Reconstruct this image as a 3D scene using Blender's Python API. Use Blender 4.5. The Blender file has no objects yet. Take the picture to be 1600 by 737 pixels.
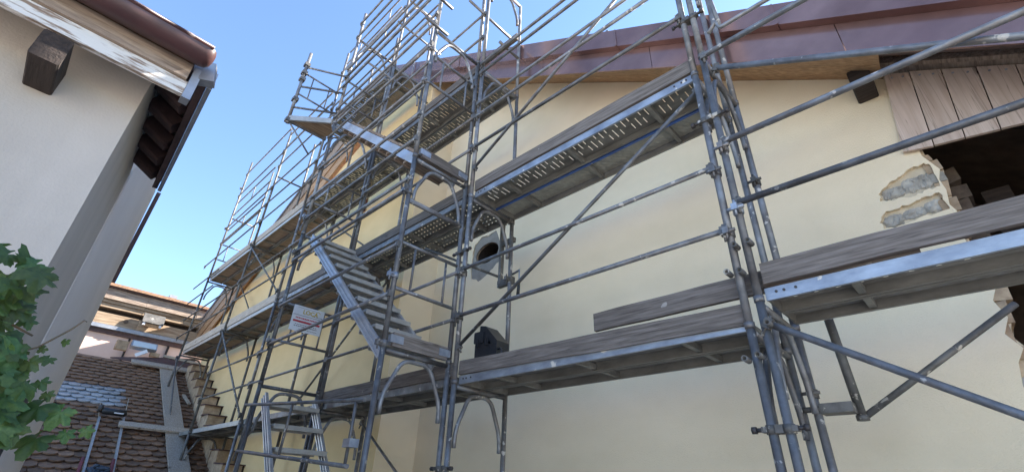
import bpy, math, random
from mathutils import Vector, Matrix
from mathutils.geometry import tessellate_polygon
random.seed(7)
sc = bpy.context.scene
C = bpy.data.collections.new('place'); sc.collection.children.link(C)
R = math.radians
V = Vector
# ------------------------------------------------------------------ camera, sky, sun, exposure
# x runs along the gable wall, y towards it, z up; the camera's eye is the origin, the yard lies 1.65 m below it
cam = bpy.data.cameras.new('camera'); cam.sensor_width = 36.0; cam.lens = 736.24/1600*36
cam.clip_start = 0.05; cam.clip_end = 2000
co = bpy.data.objects.new('camera', cam); C.objects.link(co)
right = V((0.7267, 0.6861, 0.0334)); fwd = V((-0.6115, 0.6239, 0.4864))
fwd.normalize(); right = (right - fwd*right.dot(fwd)).normalized(); up = right.cross(fwd)
co.matrix_world = Matrix(((right.x, up.x, -fwd.x, 0), (right.y, up.y, -fwd.y, 0), (right.z, up.z, -fwd.z, 0), (0, 0, 0, 1)))
sc.camera = co
SUN_EL, SUN_AZ = R(35), R(67)           # azimuth counted from +x towards +y
sd = V((math.cos(SUN_EL)*math.cos(SUN_AZ), math.cos(SUN_EL)*math.sin(SUN_AZ), math.sin(SUN_EL)))
w = bpy.data.worlds.new('World'); sc.world = w; w.use_nodes = True
nt = w.node_tree; bg = nt.nodes['Background']
sky = nt.nodes.new('ShaderNodeTexSky'); sky.sky_type = 'NISHITA'; sky.sun_disc = False
sky.sun_elevation = SUN_EL; sky.sun_rotation = math.pi/2 - SUN_AZ
sky.air_density = 0.85; sky.dust_density = 0.1; sky.ozone_density = 3.0
nt.links.new(sky.outputs[0], bg.inputs[0]); bg.inputs[1].default_value = 0.11
sl = bpy.data.lights.new('sun', 'SUN'); sl.energy = 5.0; sl.angle = R(0.5); sl.color = (1.0, 0.94, 0.85)
so = bpy.data.objects.new('sun', sl); C.objects.link(so)
so.rotation_euler = sd.to_track_quat('Z', 'Y').to_euler(); so.location = (20, 40, 40)
vs = sc.view_settings; vs.view_transform = 'Standard'; vs.look = 'None'; vs.exposure = 2.2; vs.gamma = 1.0
sc.cycles.max_bounces = 6; sc.cycles.diffuse_bounces = 4; sc.cycles.glossy_bounces = 3
# ------------------------------------------------------------------ materials
def mat(name, c1, c2=None, scale=4.0, stretch=(1, 1, 1), rough=0.7, metal=0.0, bump=0.0, bscale=40.0,
        spots=None, spot_scale=9.0, spot_amt=0.62, detail=6.0, lo=0.35, hi=0.65, wave=None, vary=0.0, spec=0.5, knots=None, hue=0.0):
    m = bpy.data.materials.new(name); m.use_nodes = True
    n = m.node_tree.nodes; l = m.node_tree.links; b = n['Principled BSDF']
    b.inputs['Roughness'].default_value = rough; b.inputs['Metallic'].default_value = metal
    b.inputs['Specular IOR Level'].default_value = spec
    tc = n.new('ShaderNodeTexCoord'); oi = n.new('ShaderNodeObjectInfo')
    ml = n.new('ShaderNodeVectorMath'); ml.operation = 'SCALE'; ml.inputs[0].default_value = (37.1, 19.7, 53.3)
    l.new(oi.outputs['Random'], ml.inputs['Scale'])
    ad = n.new('ShaderNodeVectorMath'); ad.operation = 'ADD'
    l.new(tc.outputs['Object'], ad.inputs[0]); l.new(ml.outputs[0], ad.inputs[1])
    mp = n.new('ShaderNodeMapping'); mp.inputs['Scale'].default_value = stretch
    l.new(ad.outputs[0], mp.inputs['Vector'])
    col = None
    if c2 is None: c2 = tuple(x*0.8 for x in c1)
    ns = n.new('ShaderNodeTexNoise'); ns.inputs['Scale'].default_value = scale; ns.inputs['Detail'].default_value = detail
    ns.inputs['Roughness'].default_value = 0.62
    l.new(mp.outputs[0], ns.inputs['Vector'])
    rp = n.new('ShaderNodeValToRGB'); rp.color_ramp.elements[0].position = lo; rp.color_ramp.elements[1].position = hi
    rp.color_ramp.elements[0].color = (*c2, 1); rp.color_ramp.elements[1].color = (*c1, 1)
    l.new(ns.outputs['Fac'], rp.inputs['Fac']); col = rp.outputs['Color']
    if wave:
        wv = n.new('ShaderNodeTexNoise'); wv.inputs['Scale'].default_value = wave[0]; wv.inputs['Detail'].default_value = 3
        mp2 = n.new('ShaderNodeMapping'); mp2.inputs['Scale'].default_value = wave[1]; l.new(ad.outputs[0], mp2.inputs['Vector'])
        l.new(mp2.outputs[0], wv.inputs['Vector'])
        r2 = n.new('ShaderNodeValToRGB'); r2.color_ramp.elements[0].position = 0.36; r2.color_ramp.elements[1].position = 0.6
        r2.color_ramp.elements[0].color = (*wave[2], 1); r2.color_ramp.elements[1].color = (1, 1, 1, 1)
        l.new(wv.outputs['Fac'], r2.inputs['Fac'])
        mx = n.new('ShaderNodeMixRGB'); mx.blend_type = 'MULTIPLY'; mx.inputs[0].default_value = 1
        l.new(col, mx.inputs[1]); l.new(r2.outputs['Color'], mx.inputs[2]); col = mx.outputs[0]
    if spots:
        sn = n.new('ShaderNodeTexNoise'); sn.inputs['Scale'].default_value = spot_scale; sn.inputs['Detail'].default_value = 4
        l.new(ad.outputs[0], sn.inputs['Vector'])
        r3 = n.new('ShaderNodeValToRGB'); r3.color_ramp.elements[0].position = spot_amt; r3.color_ramp.elements[1].position = spot_amt + 0.03
        l.new(sn.outputs['Fac'], r3.inputs['Fac'])
        mx = n.new('ShaderNodeMixRGB'); l.new(r3.outputs['Color'], mx.inputs[0]); l.new(col, mx.inputs[1])
        mx.inputs[2].default_value = (*spots, 1); col = mx.outputs[0]
        if metal > 0:
            mm = n.new('ShaderNodeMath'); mm.operation = 'MULTIPLY_ADD'; l.new(r3.outputs['Color'], mm.inputs[0])
            mm.inputs[1].default_value = -metal; mm.inputs[2].default_value = metal; l.new(mm.outputs[0], b.inputs['Metallic'])
    if knots:                                    # (stretch, scale): dark round knots with a soft rim, and long fine checks
        mk = n.new('ShaderNodeMapping'); mk.inputs['Scale'].default_value = knots[0]; l.new(ad.outputs[0], mk.inputs['Vector'])
        vo = n.new('ShaderNodeTexVoronoi'); vo.inputs['Scale'].default_value = knots[1]; l.new(mk.outputs[0], vo.inputs['Vector'])
        rk = n.new('ShaderNodeValToRGB'); rk.color_ramp.elements[0].position = .05; rk.color_ramp.elements[1].position = .17
        rk.color_ramp.elements[0].color = (.30, .25, .22, 1); rk.color_ramp.elements[1].color = (1, 1, 1, 1)
        l.new(vo.outputs['Distance'], rk.inputs['Fac'])
        mx = n.new('ShaderNodeMixRGB'); mx.blend_type = 'MULTIPLY'; mx.inputs[0].default_value = .85
        l.new(col, mx.inputs[1]); l.new(rk.outputs['Color'], mx.inputs[2]); col = mx.outputs[0]
        nc = n.new('ShaderNodeTexNoise'); nc.inputs['Scale'].default_value = 3.2; nc.inputs['Detail'].default_value = 2
        mc = n.new('ShaderNodeMapping'); q = knots[0]; mc.inputs['Scale'].default_value = tuple(.22 if v == min(q) else 9 for v in q)
        l.new(ad.outputs[0], mc.inputs['Vector']); l.new(mc.outputs[0], nc.inputs['Vector'])
        rc = n.new('ShaderNodeValToRGB'); e = rc.color_ramp.elements; e[0].position = .485; e[1].position = .515
        e[0].color = (1, 1, 1, 1); e[1].color = (1, 1, 1, 1); d_ = e.new(.5); d_.color = (.25, .22, .20, 1)
        l.new(nc.outputs['Fac'], rc.inputs['Fac'])
        mx = n.new('ShaderNodeMixRGB'); mx.blend_type = 'MULTIPLY'; mx.inputs[0].default_value = .55
        l.new(col, mx.inputs[1]); l.new(rc.outputs['Color'], mx.inputs[2]); col = mx.outputs[0]
    if hue:
        hh = n.new('ShaderNodeHueSaturation'); mh = n.new('ShaderNodeMath'); mh.operation = 'MULTIPLY_ADD'
        wn = n.new('ShaderNodeTexWhiteNoise'); wn.noise_dimensions = '1D'; l.new(oi.outputs['Random'], wn.inputs['W'])
        l.new(wn.outputs['Value'], mh.inputs[0]); mh.inputs[1].default_value = hue; mh.inputs[2].default_value = .5 - hue*.6
        l.new(mh.outputs[0], hh.inputs['Hue']); l.new(col, hh.inputs['Color']); col = hh.outputs['Color']
    if vary:
        hs = n.new('ShaderNodeHueSaturation'); ma = n.new('ShaderNodeMath'); ma.operation = 'MULTIPLY_ADD'
        l.new(oi.outputs['Random'], ma.inputs[0]); ma.inputs[1].default_value = vary; ma.inputs[2].default_value = 1 - vary*0.5
        l.new(ma.outputs[0], hs.inputs['Value']); l.new(col, hs.inputs['Color']); col = hs.outputs['Color']
    l.new(col, b.inputs['Base Color'])
    if bump:
        bn = n.new('ShaderNodeTexNoise'); bn.inputs['Scale'].default_value = bscale; bn.inputs['Detail'].default_value = 5
        l.new(mp.outputs[0], bn.inputs['Vector'])
        bp = n.new('ShaderNodeBump'); bp.inputs['Strength'].default_value = bump; bp.inputs['Distance'].default_value = 0.01
        l.new(bn.outputs['Fac'], bp.inputs['Height']); l.new(bp.outputs[0], b.inputs['Normal'])
    return m
M = {}
M['steel'] = mat('galvanised_tube', (.26, .262, .27), (.145, .147, .155), scale=8, rough=.5, metal=.45, bump=.3, bscale=45,
                 spots=(.44, .41, .37), spot_scale=15, spot_amt=.645, vary=.55, wave=(6, (1, 1, 1), (.78, .70, .64)))
M['dirty_steel'] = mat('grimy_tube', (.165, .155, .145), (.085, .08, .072), scale=9, rough=.6, metal=.35, bump=.25, bscale=60,
                 spots=(.42, .38, .32), spot_scale=14, spot_amt=.63, vary=.35)
M['bright_steel'] = mat('galvanised_sheet', (.42, .455, .51), (.27, .295, .34), scale=11, rough=.45, metal=.5, bump=.2, bscale=30,
                 wave=(5, (.8, 1, 1), (.72, .72, .74)), spots=(.62, .58, .52), spot_scale=10, spot_amt=.67, stretch=(.5, 1, 1))
M['sheet'] = mat('deck_sheet_underside', (.27, .265, .24), (.16, .155, .14), scale=8, rough=.6, metal=.25, bump=.2, bscale=50, stretch=(.4, 1, 1))
M['sheet_pale'] = mat('pale_dimpled_sheet', (.42, .41, .36), (.30, .295, .255), scale=8, rough=.6, metal=.2, bump=.2, bscale=50)
M['blue_steel'] = mat('blue_painted_edge', (.05, .13, .42), (.04, .09, .28), scale=8, rough=.45, spots=(.3, .3, .32), spot_scale=15, spot_amt=.66)
M['alu'] = mat('aluminium', (.60, .60, .62), (.46, .46, .48), scale=9, rough=.42, metal=.6, stretch=(.3, 1, 1), bump=.05)
M['alu_dull'] = mat('dull_aluminium', (.45, .44, .42), (.34, .335, .32), scale=10, rough=.5, metal=.5, bump=.1)
M['black'] = mat('black_plastic', (.012, .013, .016), (.022, .022, .025), scale=20, rough=.42, bump=.1)
M['rubber'] = mat('dark_bolt', (.04, .04, .045), (.08, .06, .05), scale=30, rough=.55, metal=.3)
GR = (.55, .52, .50)
M['wood_grey'] = mat('weathered_board', (.215, .182, .16), (.135, .113, .098), scale=5, stretch=(1, 9, 12), rough=.85, bump=.45, bscale=9,
                 wave=(5, (.5, 9, 11), (.68, .66, .63)), spots=(.34, .31, .28), spot_scale=7, spot_amt=.70, vary=.45, knots=((.8, 2.2, 2.6), 3.2))
M['wood_grey_y'] = mat('weathered_board_across', (.215, .182, .16), (.135, .113, .098), scale=5, stretch=(9, 1, 12), rough=.85, bump=.45, bscale=9,
                 wave=(5, (9, .5, 11), (.68, .66, .63)), spots=(.34, .31, .28), spot_scale=7, spot_amt=.70, vary=.45, knots=((2.2, .8, 2.6), 3.2))
M['wood_pale'] = mat('pale_plank', (.50, .43, .35), (.36, .30, .24), scale=5, stretch=(1, 8, 12), rough=.8, bump=.3, bscale=9,
                 wave=(6, (.6, 12, 12), (.80, .77, .72)), vary=.25, knots=((.8, 2.0, 2.0), 2.6))
M['wood_orange'] = mat('fresh_soffit_wood', (.47, .295, .165), (.34, .205, .11), scale=3, stretch=(1, 6, 9), rough=.75, bump=.2, bscale=8,
                 wave=(4, (.5, 9, 9), (.75, .68, .6)), vary=.25)
M['wood_board'] = mat('shutter_board', (.60, .475, .395), (.50, .385, .31), scale=4, stretch=(5, 5, .5), rough=.75, bump=.15, bscale=8,
                 wave=(3, (9, 6, .35), (.90, .87, .85)), vary=.2, knots=((2.2, 2.2, .9), 2.6))
M['wood_dark'] = mat('old_dark_timber', (.05, .034, .027), (.022, .015, .012), scale=5, stretch=(1, 8, 8), rough=.9, bump=.5, bscale=10, vary=.3)
M['wood_maroon'] = mat('maroon_painted_timber', (.10, .055, .05), (.06, .032, .03), scale=8, rough=.7, bump=.2)
M['wood_peel'] = mat('peeling_painted_board', (.62, .60, .57), (.24, .17, .125), scale=6, stretch=(8, 1, 8), rough=.85, bump=.4, bscale=10, lo=.40, hi=.50)
M['wood_bare'] = mat('bare_split_board', (.40, .31, .24), (.17, .12, .09), scale=5, stretch=(9, .8, 9), rough=.85, bump=.4, bscale=10)
M['wood_tan'] = mat('tan_eave_board', (.44, .33, .225), (.29, .205, .135), scale=4, stretch=(8, .8, 9), rough=.85, bump=.3, bscale=10, vary=.35,
                 wave=(4, (9, .5, 9), (.68, .62, .56)))
M['copper'] = mat('browned_copper', (.36, .225, .20), (.26, .16, .142), scale=2.2, rough=.2, metal=.62, bump=.12, bscale=2.5, detail=8,
                 wave=(1.6, (1, 1, 1), (.78, .74, .76)))
M['gutter'] = mat('maroon_gutter', (.090, .038, .036), (.055, .024, .024), scale=6, rough=.42, stretch=(1, .5, 1), spots=(.30, .22, .2), spot_scale=5, spot_amt=.72)
M['plaster'] = mat('cream_plaster', (.86, .72, .515), (.82, .68, .478), scale=2.2, rough=.94, bump=.55, bscale=110, detail=12, lo=.3, hi=.7, wave=(.9, (1, 1, 2.2), (.93, .925, .91)))
M['plaster_left'] = mat('cream_plaster_bounce_tint', (.79, .585, .315), (.725, .53, .275), scale=2.2, rough=.94, bump=.55, bscale=110, detail=12, lo=.3, hi=.7, wave=(.9, (1, 1, 2.2), (.93, .92, .90)))  # deeper yellow puts the sheltered corner's warm bounce light into the colour
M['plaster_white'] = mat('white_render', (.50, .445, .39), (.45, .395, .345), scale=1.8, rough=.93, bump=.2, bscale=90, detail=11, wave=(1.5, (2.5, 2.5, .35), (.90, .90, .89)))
M['plaster_side'] = mat('beige_render_lightened', (.74, .68, .64), (.68, .62, .58), scale=1.2, rough=.93, bump=.3, bscale=120, detail=8)  # colour lightened for the light that the side wall catches
M['pink'] = mat('pink_render', (.66, .47, .39), (.60, .42, .34), scale=1.5, rough=.92, bump=.2, bscale=90)
M['stone'] = mat('grey_stone', (.50, .46, .395), (.24, .22, .19), scale=9, rough=.92, bump=.8, bscale=22, detail=9, vary=.3)
M['mortar'] = mat('grey_mortar', (.31, .285, .25), (.22, .20, .175), scale=7, rough=.95, bump=.7, bscale=40, detail=9)
M['scratch'] = mat('sandy_scratch_coat', (.66, .55, .39), (.50, .41, .29), scale=9, rough=.95, bump=.8, bscale=35, detail=9)
M['rubble'] = mat('brown_rubble', (.50, .37, .24), (.30, .205, .13), scale=8, rough=.95, bump=.8, bscale=30, detail=9, vary=.4)
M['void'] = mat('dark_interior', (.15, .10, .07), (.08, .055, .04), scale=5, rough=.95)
M['dark_rubble'] = mat('dark_brown_stone', (.15, .11, .08), (.07, .05, .04), scale=9, rough=.95, bump=.7, bscale=25)  # dark brown version of the rubble, for stones set back in the opening
M['tile'] = mat('old_clay_tile', (.27, .155, .088), (.15, .085, .052), scale=11, rough=.85, bump=.5, bscale=45, detail=8, vary=.75,
                 spots=(.20, .18, .13), spot_scale=16, spot_amt=.67)
M['glass_tile'] = mat('glass_tile', (.44, .46, .48), (.33, .35, .37), scale=9, rough=.22, metal=.0, spec=.5, vary=.45)
M['roof_dark'] = mat('roof_underlay', (.05, .035, .03), scale=9, rough=.95)
M['zinc'] = mat('zinc', (.36, .37, .40), (.26, .27, .30), scale=8, rough=.45, metal=.5, bump=.1)
M['ground'] = mat('yard_gravel', (.47, .43, .38), (.36, .33, .29), scale=3, rough=.95, bump=.6, bscale=60, detail=10)
M['leaf'] = mat('vine_leaf', (.105, .175, .048), (.050, .10, .030), scale=16, rough=.5, vary=.9, hue=.07, bump=.2, bscale=50)
M['stem'] = mat('vine_stem', (.15, .10, .06), (.09, .07, .04), scale=20, rough=.8)
M['red'] = mat('red_paint', (.17, .014, .02), (.11, .01, .014), scale=10, rough=.5)
M['orange'] = mat('orange_clay', (.46, .17, .07), (.34, .11, .05), scale=10, rough=.8, vary=.3)
M['white_sign'] = mat('sign_white', (.72, .74, .78), (.66, .68, .72), scale=5, rough=.4)
M['sign_gold'] = mat('sign_gold', (.62, .45, .05), (.5, .36, .05), scale=20, rough=.5)
M['sign_red'] = mat('sign_red', (.50, .04, .06), (.42, .03, .05), scale=10, rough=.5)
M['sign_ink'] = mat('sign_ink', (.08, .08, .10), scale=10, rough=.5)
M['lamp_glass'] = mat('lamp_glass', (.55, .60, .60), (.48, .53, .53), scale=4, rough=.1, spec=.8)
M['strap'] = mat('webbing', (.06, .08, .11), (.02, .03, .045), scale=30, rough=.8)
# leaves let light through
_n = M['leaf'].node_tree; _b = _n.nodes['Principled BSDF']
_t = _n.nodes.new('ShaderNodeBsdfTranslucent'); _m = _n.nodes.new('ShaderNodeMixShader'); _m.inputs[0].default_value = .35
_t.inputs[0].default_value = (.09, .16, .02, 1)
_n.links.new(_b.outputs[0], _m.inputs[1]); _n.links.new(_t.outputs[0], _m.inputs[2])
_n.links.new(_m.outputs[0], _n.nodes['Material Output'].inputs[0])
# ------------------------------------------------------------------ mesh helpers
class MB:
    def __init__(s): s.v = []; s.f = []; s.sm = []
    def add(s, vs, fs, smooth=False):
        k = len(s.v); s.v += [tuple(p) for p in vs]
        for f in fs: s.f.append([i + k for i in f]); s.sm.append(smooth)
        return s
    def box(s, lo, hi):
        x0, y0, z0 = lo; x1, y1, z1 = hi
        return s.add([(x0,y0,z0),(x1,y0,z0),(x1,y1,z0),(x0,y1,z0),(x0,y0,z1),(x1,y0,z1),(x1,y1,z1),(x0,y1,z1)],
                     [(0,3,2,1),(4,5,6,7),(0,1,5,4),(1,2,6,5),(2,3,7,6),(3,0,4,7)])
    def beam(s, p0, p1, wd, ht, upv=(0, 0, 1), ch=0.0):
        p0, p1 = V(p0), V(p1); d = (p1-p0).normalized(); u = V(upv); sd_ = d.cross(u).normalized(); u = sd_.cross(d)
        a, b = wd/2, ht/2
        prof = [(-a,-b),(a,-b),(a,b),(-a,b)] if not ch else [(-a+ch,-b),(a-ch,-b),(a,-b+ch),(a,b-ch),(a-ch,b),(-a+ch,b),(-a,b-ch),(-a,-b+ch)]
        n = len(prof); vs_ = [p + sd_*x + u*y for p in (p0, p1) for x, y in prof]
        return s.add(vs_, [[i, (i+1) % n, n+(i+1) % n, n+i] for i in range(n)] + [list(range(n))[::-1], list(range(n, 2*n))])
    def tube(s, pts, r, n=10, caps=True, bend=0.0):
        pts = [V(p) for p in pts]
        rs = r if isinstance(r, (list, tuple)) else [r]*len(pts)
        k0 = len(s.v); ref = None
        for i, p in enumerate(pts):
            d = (pts[min(i+1, len(pts)-1)] - pts[max(i-1, 0)]).normalized()
            if ref is None:
                ref = V((0, 0, 1)) if abs(d.z) < .9 else V((1, 0, 0))
            a = d.cross(ref).normalized(); b = a.cross(d); ref = b
            for j in range(n):
                t = 2*math.pi*j/n; s.v.append(tuple(p + (a*math.cos(t) + b*math.sin(t))*rs[i]))
        for i in range(len(pts)-1):
            for j in range(n):
                s.f.append([k0+i*n+j, k0+(i+1)*n+j, k0+(i+1)*n+(j+1) % n, k0+i*n+(j+1) % n]); s.sm.append(True)
        if caps:
            s.f.append([k0+j for j in range(n)]); s.sm.append(False)
            e = k0+(len(pts)-1)*n; s.f.append([e+j for j in range(n)][::-1]); s.sm.append(False)
        return s
    def prism(s, poly, off):
        """closed polygon (3-D points) pushed along off"""
        n = len(poly); o = V(off); a = [V(p) for p in poly]
        tri = tessellate_polygon([a])
        vs_ = a + [p + o for p in a]
        fs = [list(t) for t in tri] + [[i+n for i in t][::-1] for t in tri] + [[i, (i+1) % n, n+(i+1) % n, n+i] for i in range(n)]
        return s.add(vs_, fs)
    def obj(s, name, m, parent=None, loc=None):
        me = bpy.data.meshes.new(name); me.from_pydata(s.v, [], s.f)
        me.polygons.foreach_set('use_smooth', s.sm); me.materials.append(M[m] if isinstance(m, str) else m)
        import bmesh
        bm = bmesh.new(); bm.from_mesh(me); bmesh.ops.recalc_face_normals(bm, faces=bm.faces); bm.to_mesh(me); bm.free()
        return link(name, me, parent, loc)
def link(name, me, parent=None, loc=None):
    o = bpy.data.objects.new(name, me); C.objects.link(o)
    if parent is not None: o.parent = parent
    if loc is not None: o.location = loc
    return o
MESH = {}
def part(name, key, fn, m, parent, loc=None, rot=None):
    """a part whose mesh is shared by all parts with the same key"""
    key = (key, m)
    if key not in MESH:
        o = fn(MB()).obj(name, m, parent, loc); MESH[key] = o.data
    else: o = link(name, MESH[key], parent, loc)
    if rot is not None: o.rotation_euler = rot
    return o
def thing(name, label, cat, loc=(0, 0, 0), group=None, rot=None):
    o = bpy.data.objects.new(name, None); C.objects.link(o); o.location = loc; o.empty_display_size = .1
    if rot is not None: o.rotation_euler = rot
    o['label'] = label; o['category'] = cat
    if group: o['group'] = group
    return o
def tag(o, label, cat, group=None):
    o['label'] = label; o['category'] = cat
    if group: o['group'] = group
    return o
def fillet(pts, r, n=5):
    """round the corners of a polyline"""
    pts = [V(p) for p in pts]; out = [pts[0]]
    for a, b, c in zip(pts, pts[1:], pts[2:]):
        d0 = (a-b).normalized(); d1 = (c-b).normalized(); p0 = b + d0*r; p1 = b + d1*r
        for i in range(n+1):
            t = i/n; out.append(p0*(1-t)**2 + b*2*t*(1-t) + p1*t*t)
    return out + [pts[-1]]
# ------------------------------------------------------------------ ground
def rake(x): return 3.46 - 0.70*x                  # where soffit meets the plaster of the right wall (y = 4.25)
GZ = -1.65
g = MB().add([(-600,-600,GZ),(600,-600,GZ),(600,600,GZ),(-600,600,GZ)], [(0,1,2,3)]).obj('ground', 'ground'); g['kind'] = 'structure'
# ------------------------------------------------------------------ the gable house
W, WL, XC = 4.25, 3.63, -5.88
XA, ZA = -7.4, 8.62                                # apex of the verge
house = thing('gable_house', 'big cream plastered gable house behind the scaffolding with browned copper verge', 'house', (0, W, GZ))
def H(mb, name, m, par=None):                      # a mesh given in scene coordinates, parented to a thing
    par = par or house
    o = par.matrix_basis.translation if False else par.location
    p = par
    off = V((0, 0, 0))
    while p is not None: off += V(p.location); p = p.parent
    mb.v = [(x-off.x, y-off.y, z-off.z) for x, y, z in mb.v]
    return mb.obj(name, m, par)
def jag(pts, amp, sub=3, seed=1, axis=(1, 0, 1)):
    """roughen a closed outline"""
    rr = random.Random(seed); out = []; n = len(pts)
    for i in range(n):
        a, b = V(pts[i]), V(pts[(i+1) % n])
        for k in range(sub):
            p = a.lerp(b, k/sub)
            if k or True: p = p + V((rr.uniform(-amp, amp)*axis[0], 0, rr.uniform(-amp, amp)*axis[2]))
            out.append(p)
    return out
win = [(.27,W,3.20),(.27,W,2.44),(.30,W,2.36),(.33,W,2.28),(.30,W,2.2),(.31,W,2.10),(.29,W,1.98),(.31,W,1.92),(.28,W,1.70),(.30,W,1.45),(.31,W,1.32),(.27,W,1.24),(.30,W,1.12),(.25,W,1.02),(.30,W,.92),(.25,W,.84),(.22,W,.70),(.24,W,.40),(1.65,W,.40),(1.65,W,2.25)]
st1 = jag([(-.075,W,2.165),(-.05,W,2.26),(.06,W,2.315),(.16,W,2.355),(.255,W,2.375),(.285,W,2.34),(.285,W,2.15),(.18,W,2.135),(.06,W,2.13)], .010, 5, 3)
st2 = jag([(-.125,W,1.92),(-.12,W,2.03),(-.05,W,2.068),(.11,W,2.072),(.2,W,2.092),(.27,W,2.10),(.275,W,1.94),(.12,W,1.94),(.0,W,1.91)], .010, 5, 5)
hole = jag([(-4.99,W,2.88),(-5.02,W,3.12),(-4.97,W,3.44),(-4.83,W,3.52),(-4.66,W,3.50),(-4.50,W,3.55),(-4.38,W,3.24),(-4.36,W,3.02),(-4.52,W,2.92),(-4.65,W,2.83),(-4.84,W,2.79)], .015, 3, 9)
XR, = (5.2,)
outer = [(XC,W,GZ),(XR,W,GZ),(XR,W,rake(XR)+.05),(XC,W,rake(XC)+.05)]
def sheet_with_holes(loops, th):
    mb = MB(); flat = [V(p) for lp in loops for p in lp]
    tri = tessellate_polygon([[V(p) for p in lp] for lp in loops])
    mb.add(flat, [list(t) for t in tri]); k = 0
    for li, lp in enumerate(loops):
        n = len(lp)
        if li:
            a = [V(p) for p in lp]; b = [p + V((0, th, 0)) for p in a]
            mb.add(a + b, [[i, (i+1) % n, n+(i+1) % n, n+i] for i in range(n)])
    return mb
H(sheet_with_holes([outer, win, st1, st2, hole], .035), 'plaster_wall', 'plaster')
# masonry core behind the plaster: recessed 35 mm, pierced by the window and the round opening
cx, cz = -4.69, 3.215
flue = [(cx + .235*math.cos(t)*1.05, W+.034, cz + .165*math.sin(t)) for t in [2*math.pi*i/26 for i in range(26)]]
win2 = [(x+.02 if x < 1 else x, W+.034, z) for x, y, z in win]
core = sheet_with_holes([[(x, W+.034, z) for x, y, z in outer], win2, flue], .5)
H(core, 'masonry_core', 'scratch')
fl_ = MB(); fp = [(cx + .225*1.05*math.cos(2*math.pi*i/26), cz + .155*math.sin(2*math.pi*i/26)) for i in range(26)]
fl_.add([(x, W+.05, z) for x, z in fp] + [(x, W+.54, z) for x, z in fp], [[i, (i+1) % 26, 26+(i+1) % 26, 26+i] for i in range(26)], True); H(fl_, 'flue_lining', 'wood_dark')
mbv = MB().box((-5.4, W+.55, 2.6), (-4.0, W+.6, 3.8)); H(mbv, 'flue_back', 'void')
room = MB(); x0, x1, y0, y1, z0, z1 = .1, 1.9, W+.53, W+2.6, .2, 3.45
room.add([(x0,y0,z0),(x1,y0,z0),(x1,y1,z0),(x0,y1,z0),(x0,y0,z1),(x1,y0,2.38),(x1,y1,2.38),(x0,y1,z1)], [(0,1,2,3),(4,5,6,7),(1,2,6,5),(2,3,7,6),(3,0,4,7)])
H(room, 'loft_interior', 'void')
for i, (xa, xb, ya) in enumerate([(.55, .72, .75), (.95, 1.10, .9), (1.3, 1.5, .8)]):
    H(MB().box((xa, W+ya, .25), (xb, W+ya+.15, 2.36)), 'loft_post', 'wood_dark')
# stones bared round the opening
def stone_mesh(mb, w_, h_, d_, seed):
    rr = random.Random(seed); nx, nz = 13, 8; vs_ = []
    for j in range(nz+1):
        for i in range(nx+1):
            u, v = i/nx-.5, j/nz-.5
            e = max(abs(u), abs(v))*2
            k = 1 - .22*abs(u)*abs(v)*4
            vs_.append((u*w_*k + rr.uniform(-.005, .005), -d_*(1-e**5)*(.72 + .28*math.sin(u*9+seed)*math.cos(v*7+seed*2)) + rr.uniform(-.005, .005) + .006, v*h_*k + rr.uniform(-.004, .004)))
    return mb.add(vs_, [[j*(nx+1)+i, j*(nx+1)+i+1, (j+1)*(nx+1)+i+1, (j+1)*(nx+1)+i] for j in range(nz) for i in range(nx)])
for i, (x, z, w_, h_, d_) in enumerate([(.02, 2.215, .17, .12, .028), (.145, 2.235, .15, .15, .03), (.225, 2.235, .10, .15, .035),
                                       (-.045, 1.985, .15, .12, .03), (.09, 2.0, .17, .10, .026), (.21, 2.01, .13, .12, .034)]):
    o = stone_mesh(MB(), w_, h_, d_, 30+i).obj('stone', 'stone', house, (x, .034, z-GZ))
rr = random.Random(4); z = .45; i = 0
while z < 2.4:                                     # jamb stones along the left side of the opening
    h_ = rr.uniform(.07, .15); xj = min(win[1:18], key=lambda p: abs(p[2]-(z+h_/2)))[0]
    mb = MB(); dpt = rr.uniform(.12, .3); ex = rr.uniform(.015, .05)
    n0 = len(mb.v); mb.box((xj-.05, W+.006, z+.006), (xj+ex, W+dpt, z+h_-.006))
    mb.v = [(a+rr.uniform(-.012, .012), b+rr.uniform(-.004, .02), c+rr.uniform(-.01, .01)) for a, b, c in mb.v]
    H(mb, 'stone', 'rubble' if rr.random() < .7 else 'stone'); z += h_
for i, (xa, xb, za, zb, ya) in enumerate([(.335,.42,2.05,2.17,.36),(.335,.47,2.18,2.31,.40),(.335,.41,1.86,2.03,.38),(.335,.45,1.64,1.84,.36),(.335,.43,2.33,2.46,.39)]):
    mb = MB(); mb.box((xa, W+ya, za), (xb, W+ya+.18, zb)); rj = random.Random(60+i)
    mb.v = [(a+rj.uniform(-.02,.02), b+rj.uniform(-.02,.02), c+rj.uniform(-.015,.015)) for a, b, c in mb.v]
    H(mb, 'stone', 'dark_rubble')
# grey stone lining of the round hole
ring = MB(); rr = random.Random(5)
for k in range(26):
    pass
H(sheet_with_holes([jag(hole[::3], .004, 2, 8), [(p[0], W, p[2]) for p in flue]], .05), 'hole_surround', 'mortar').location.y = .012
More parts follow.
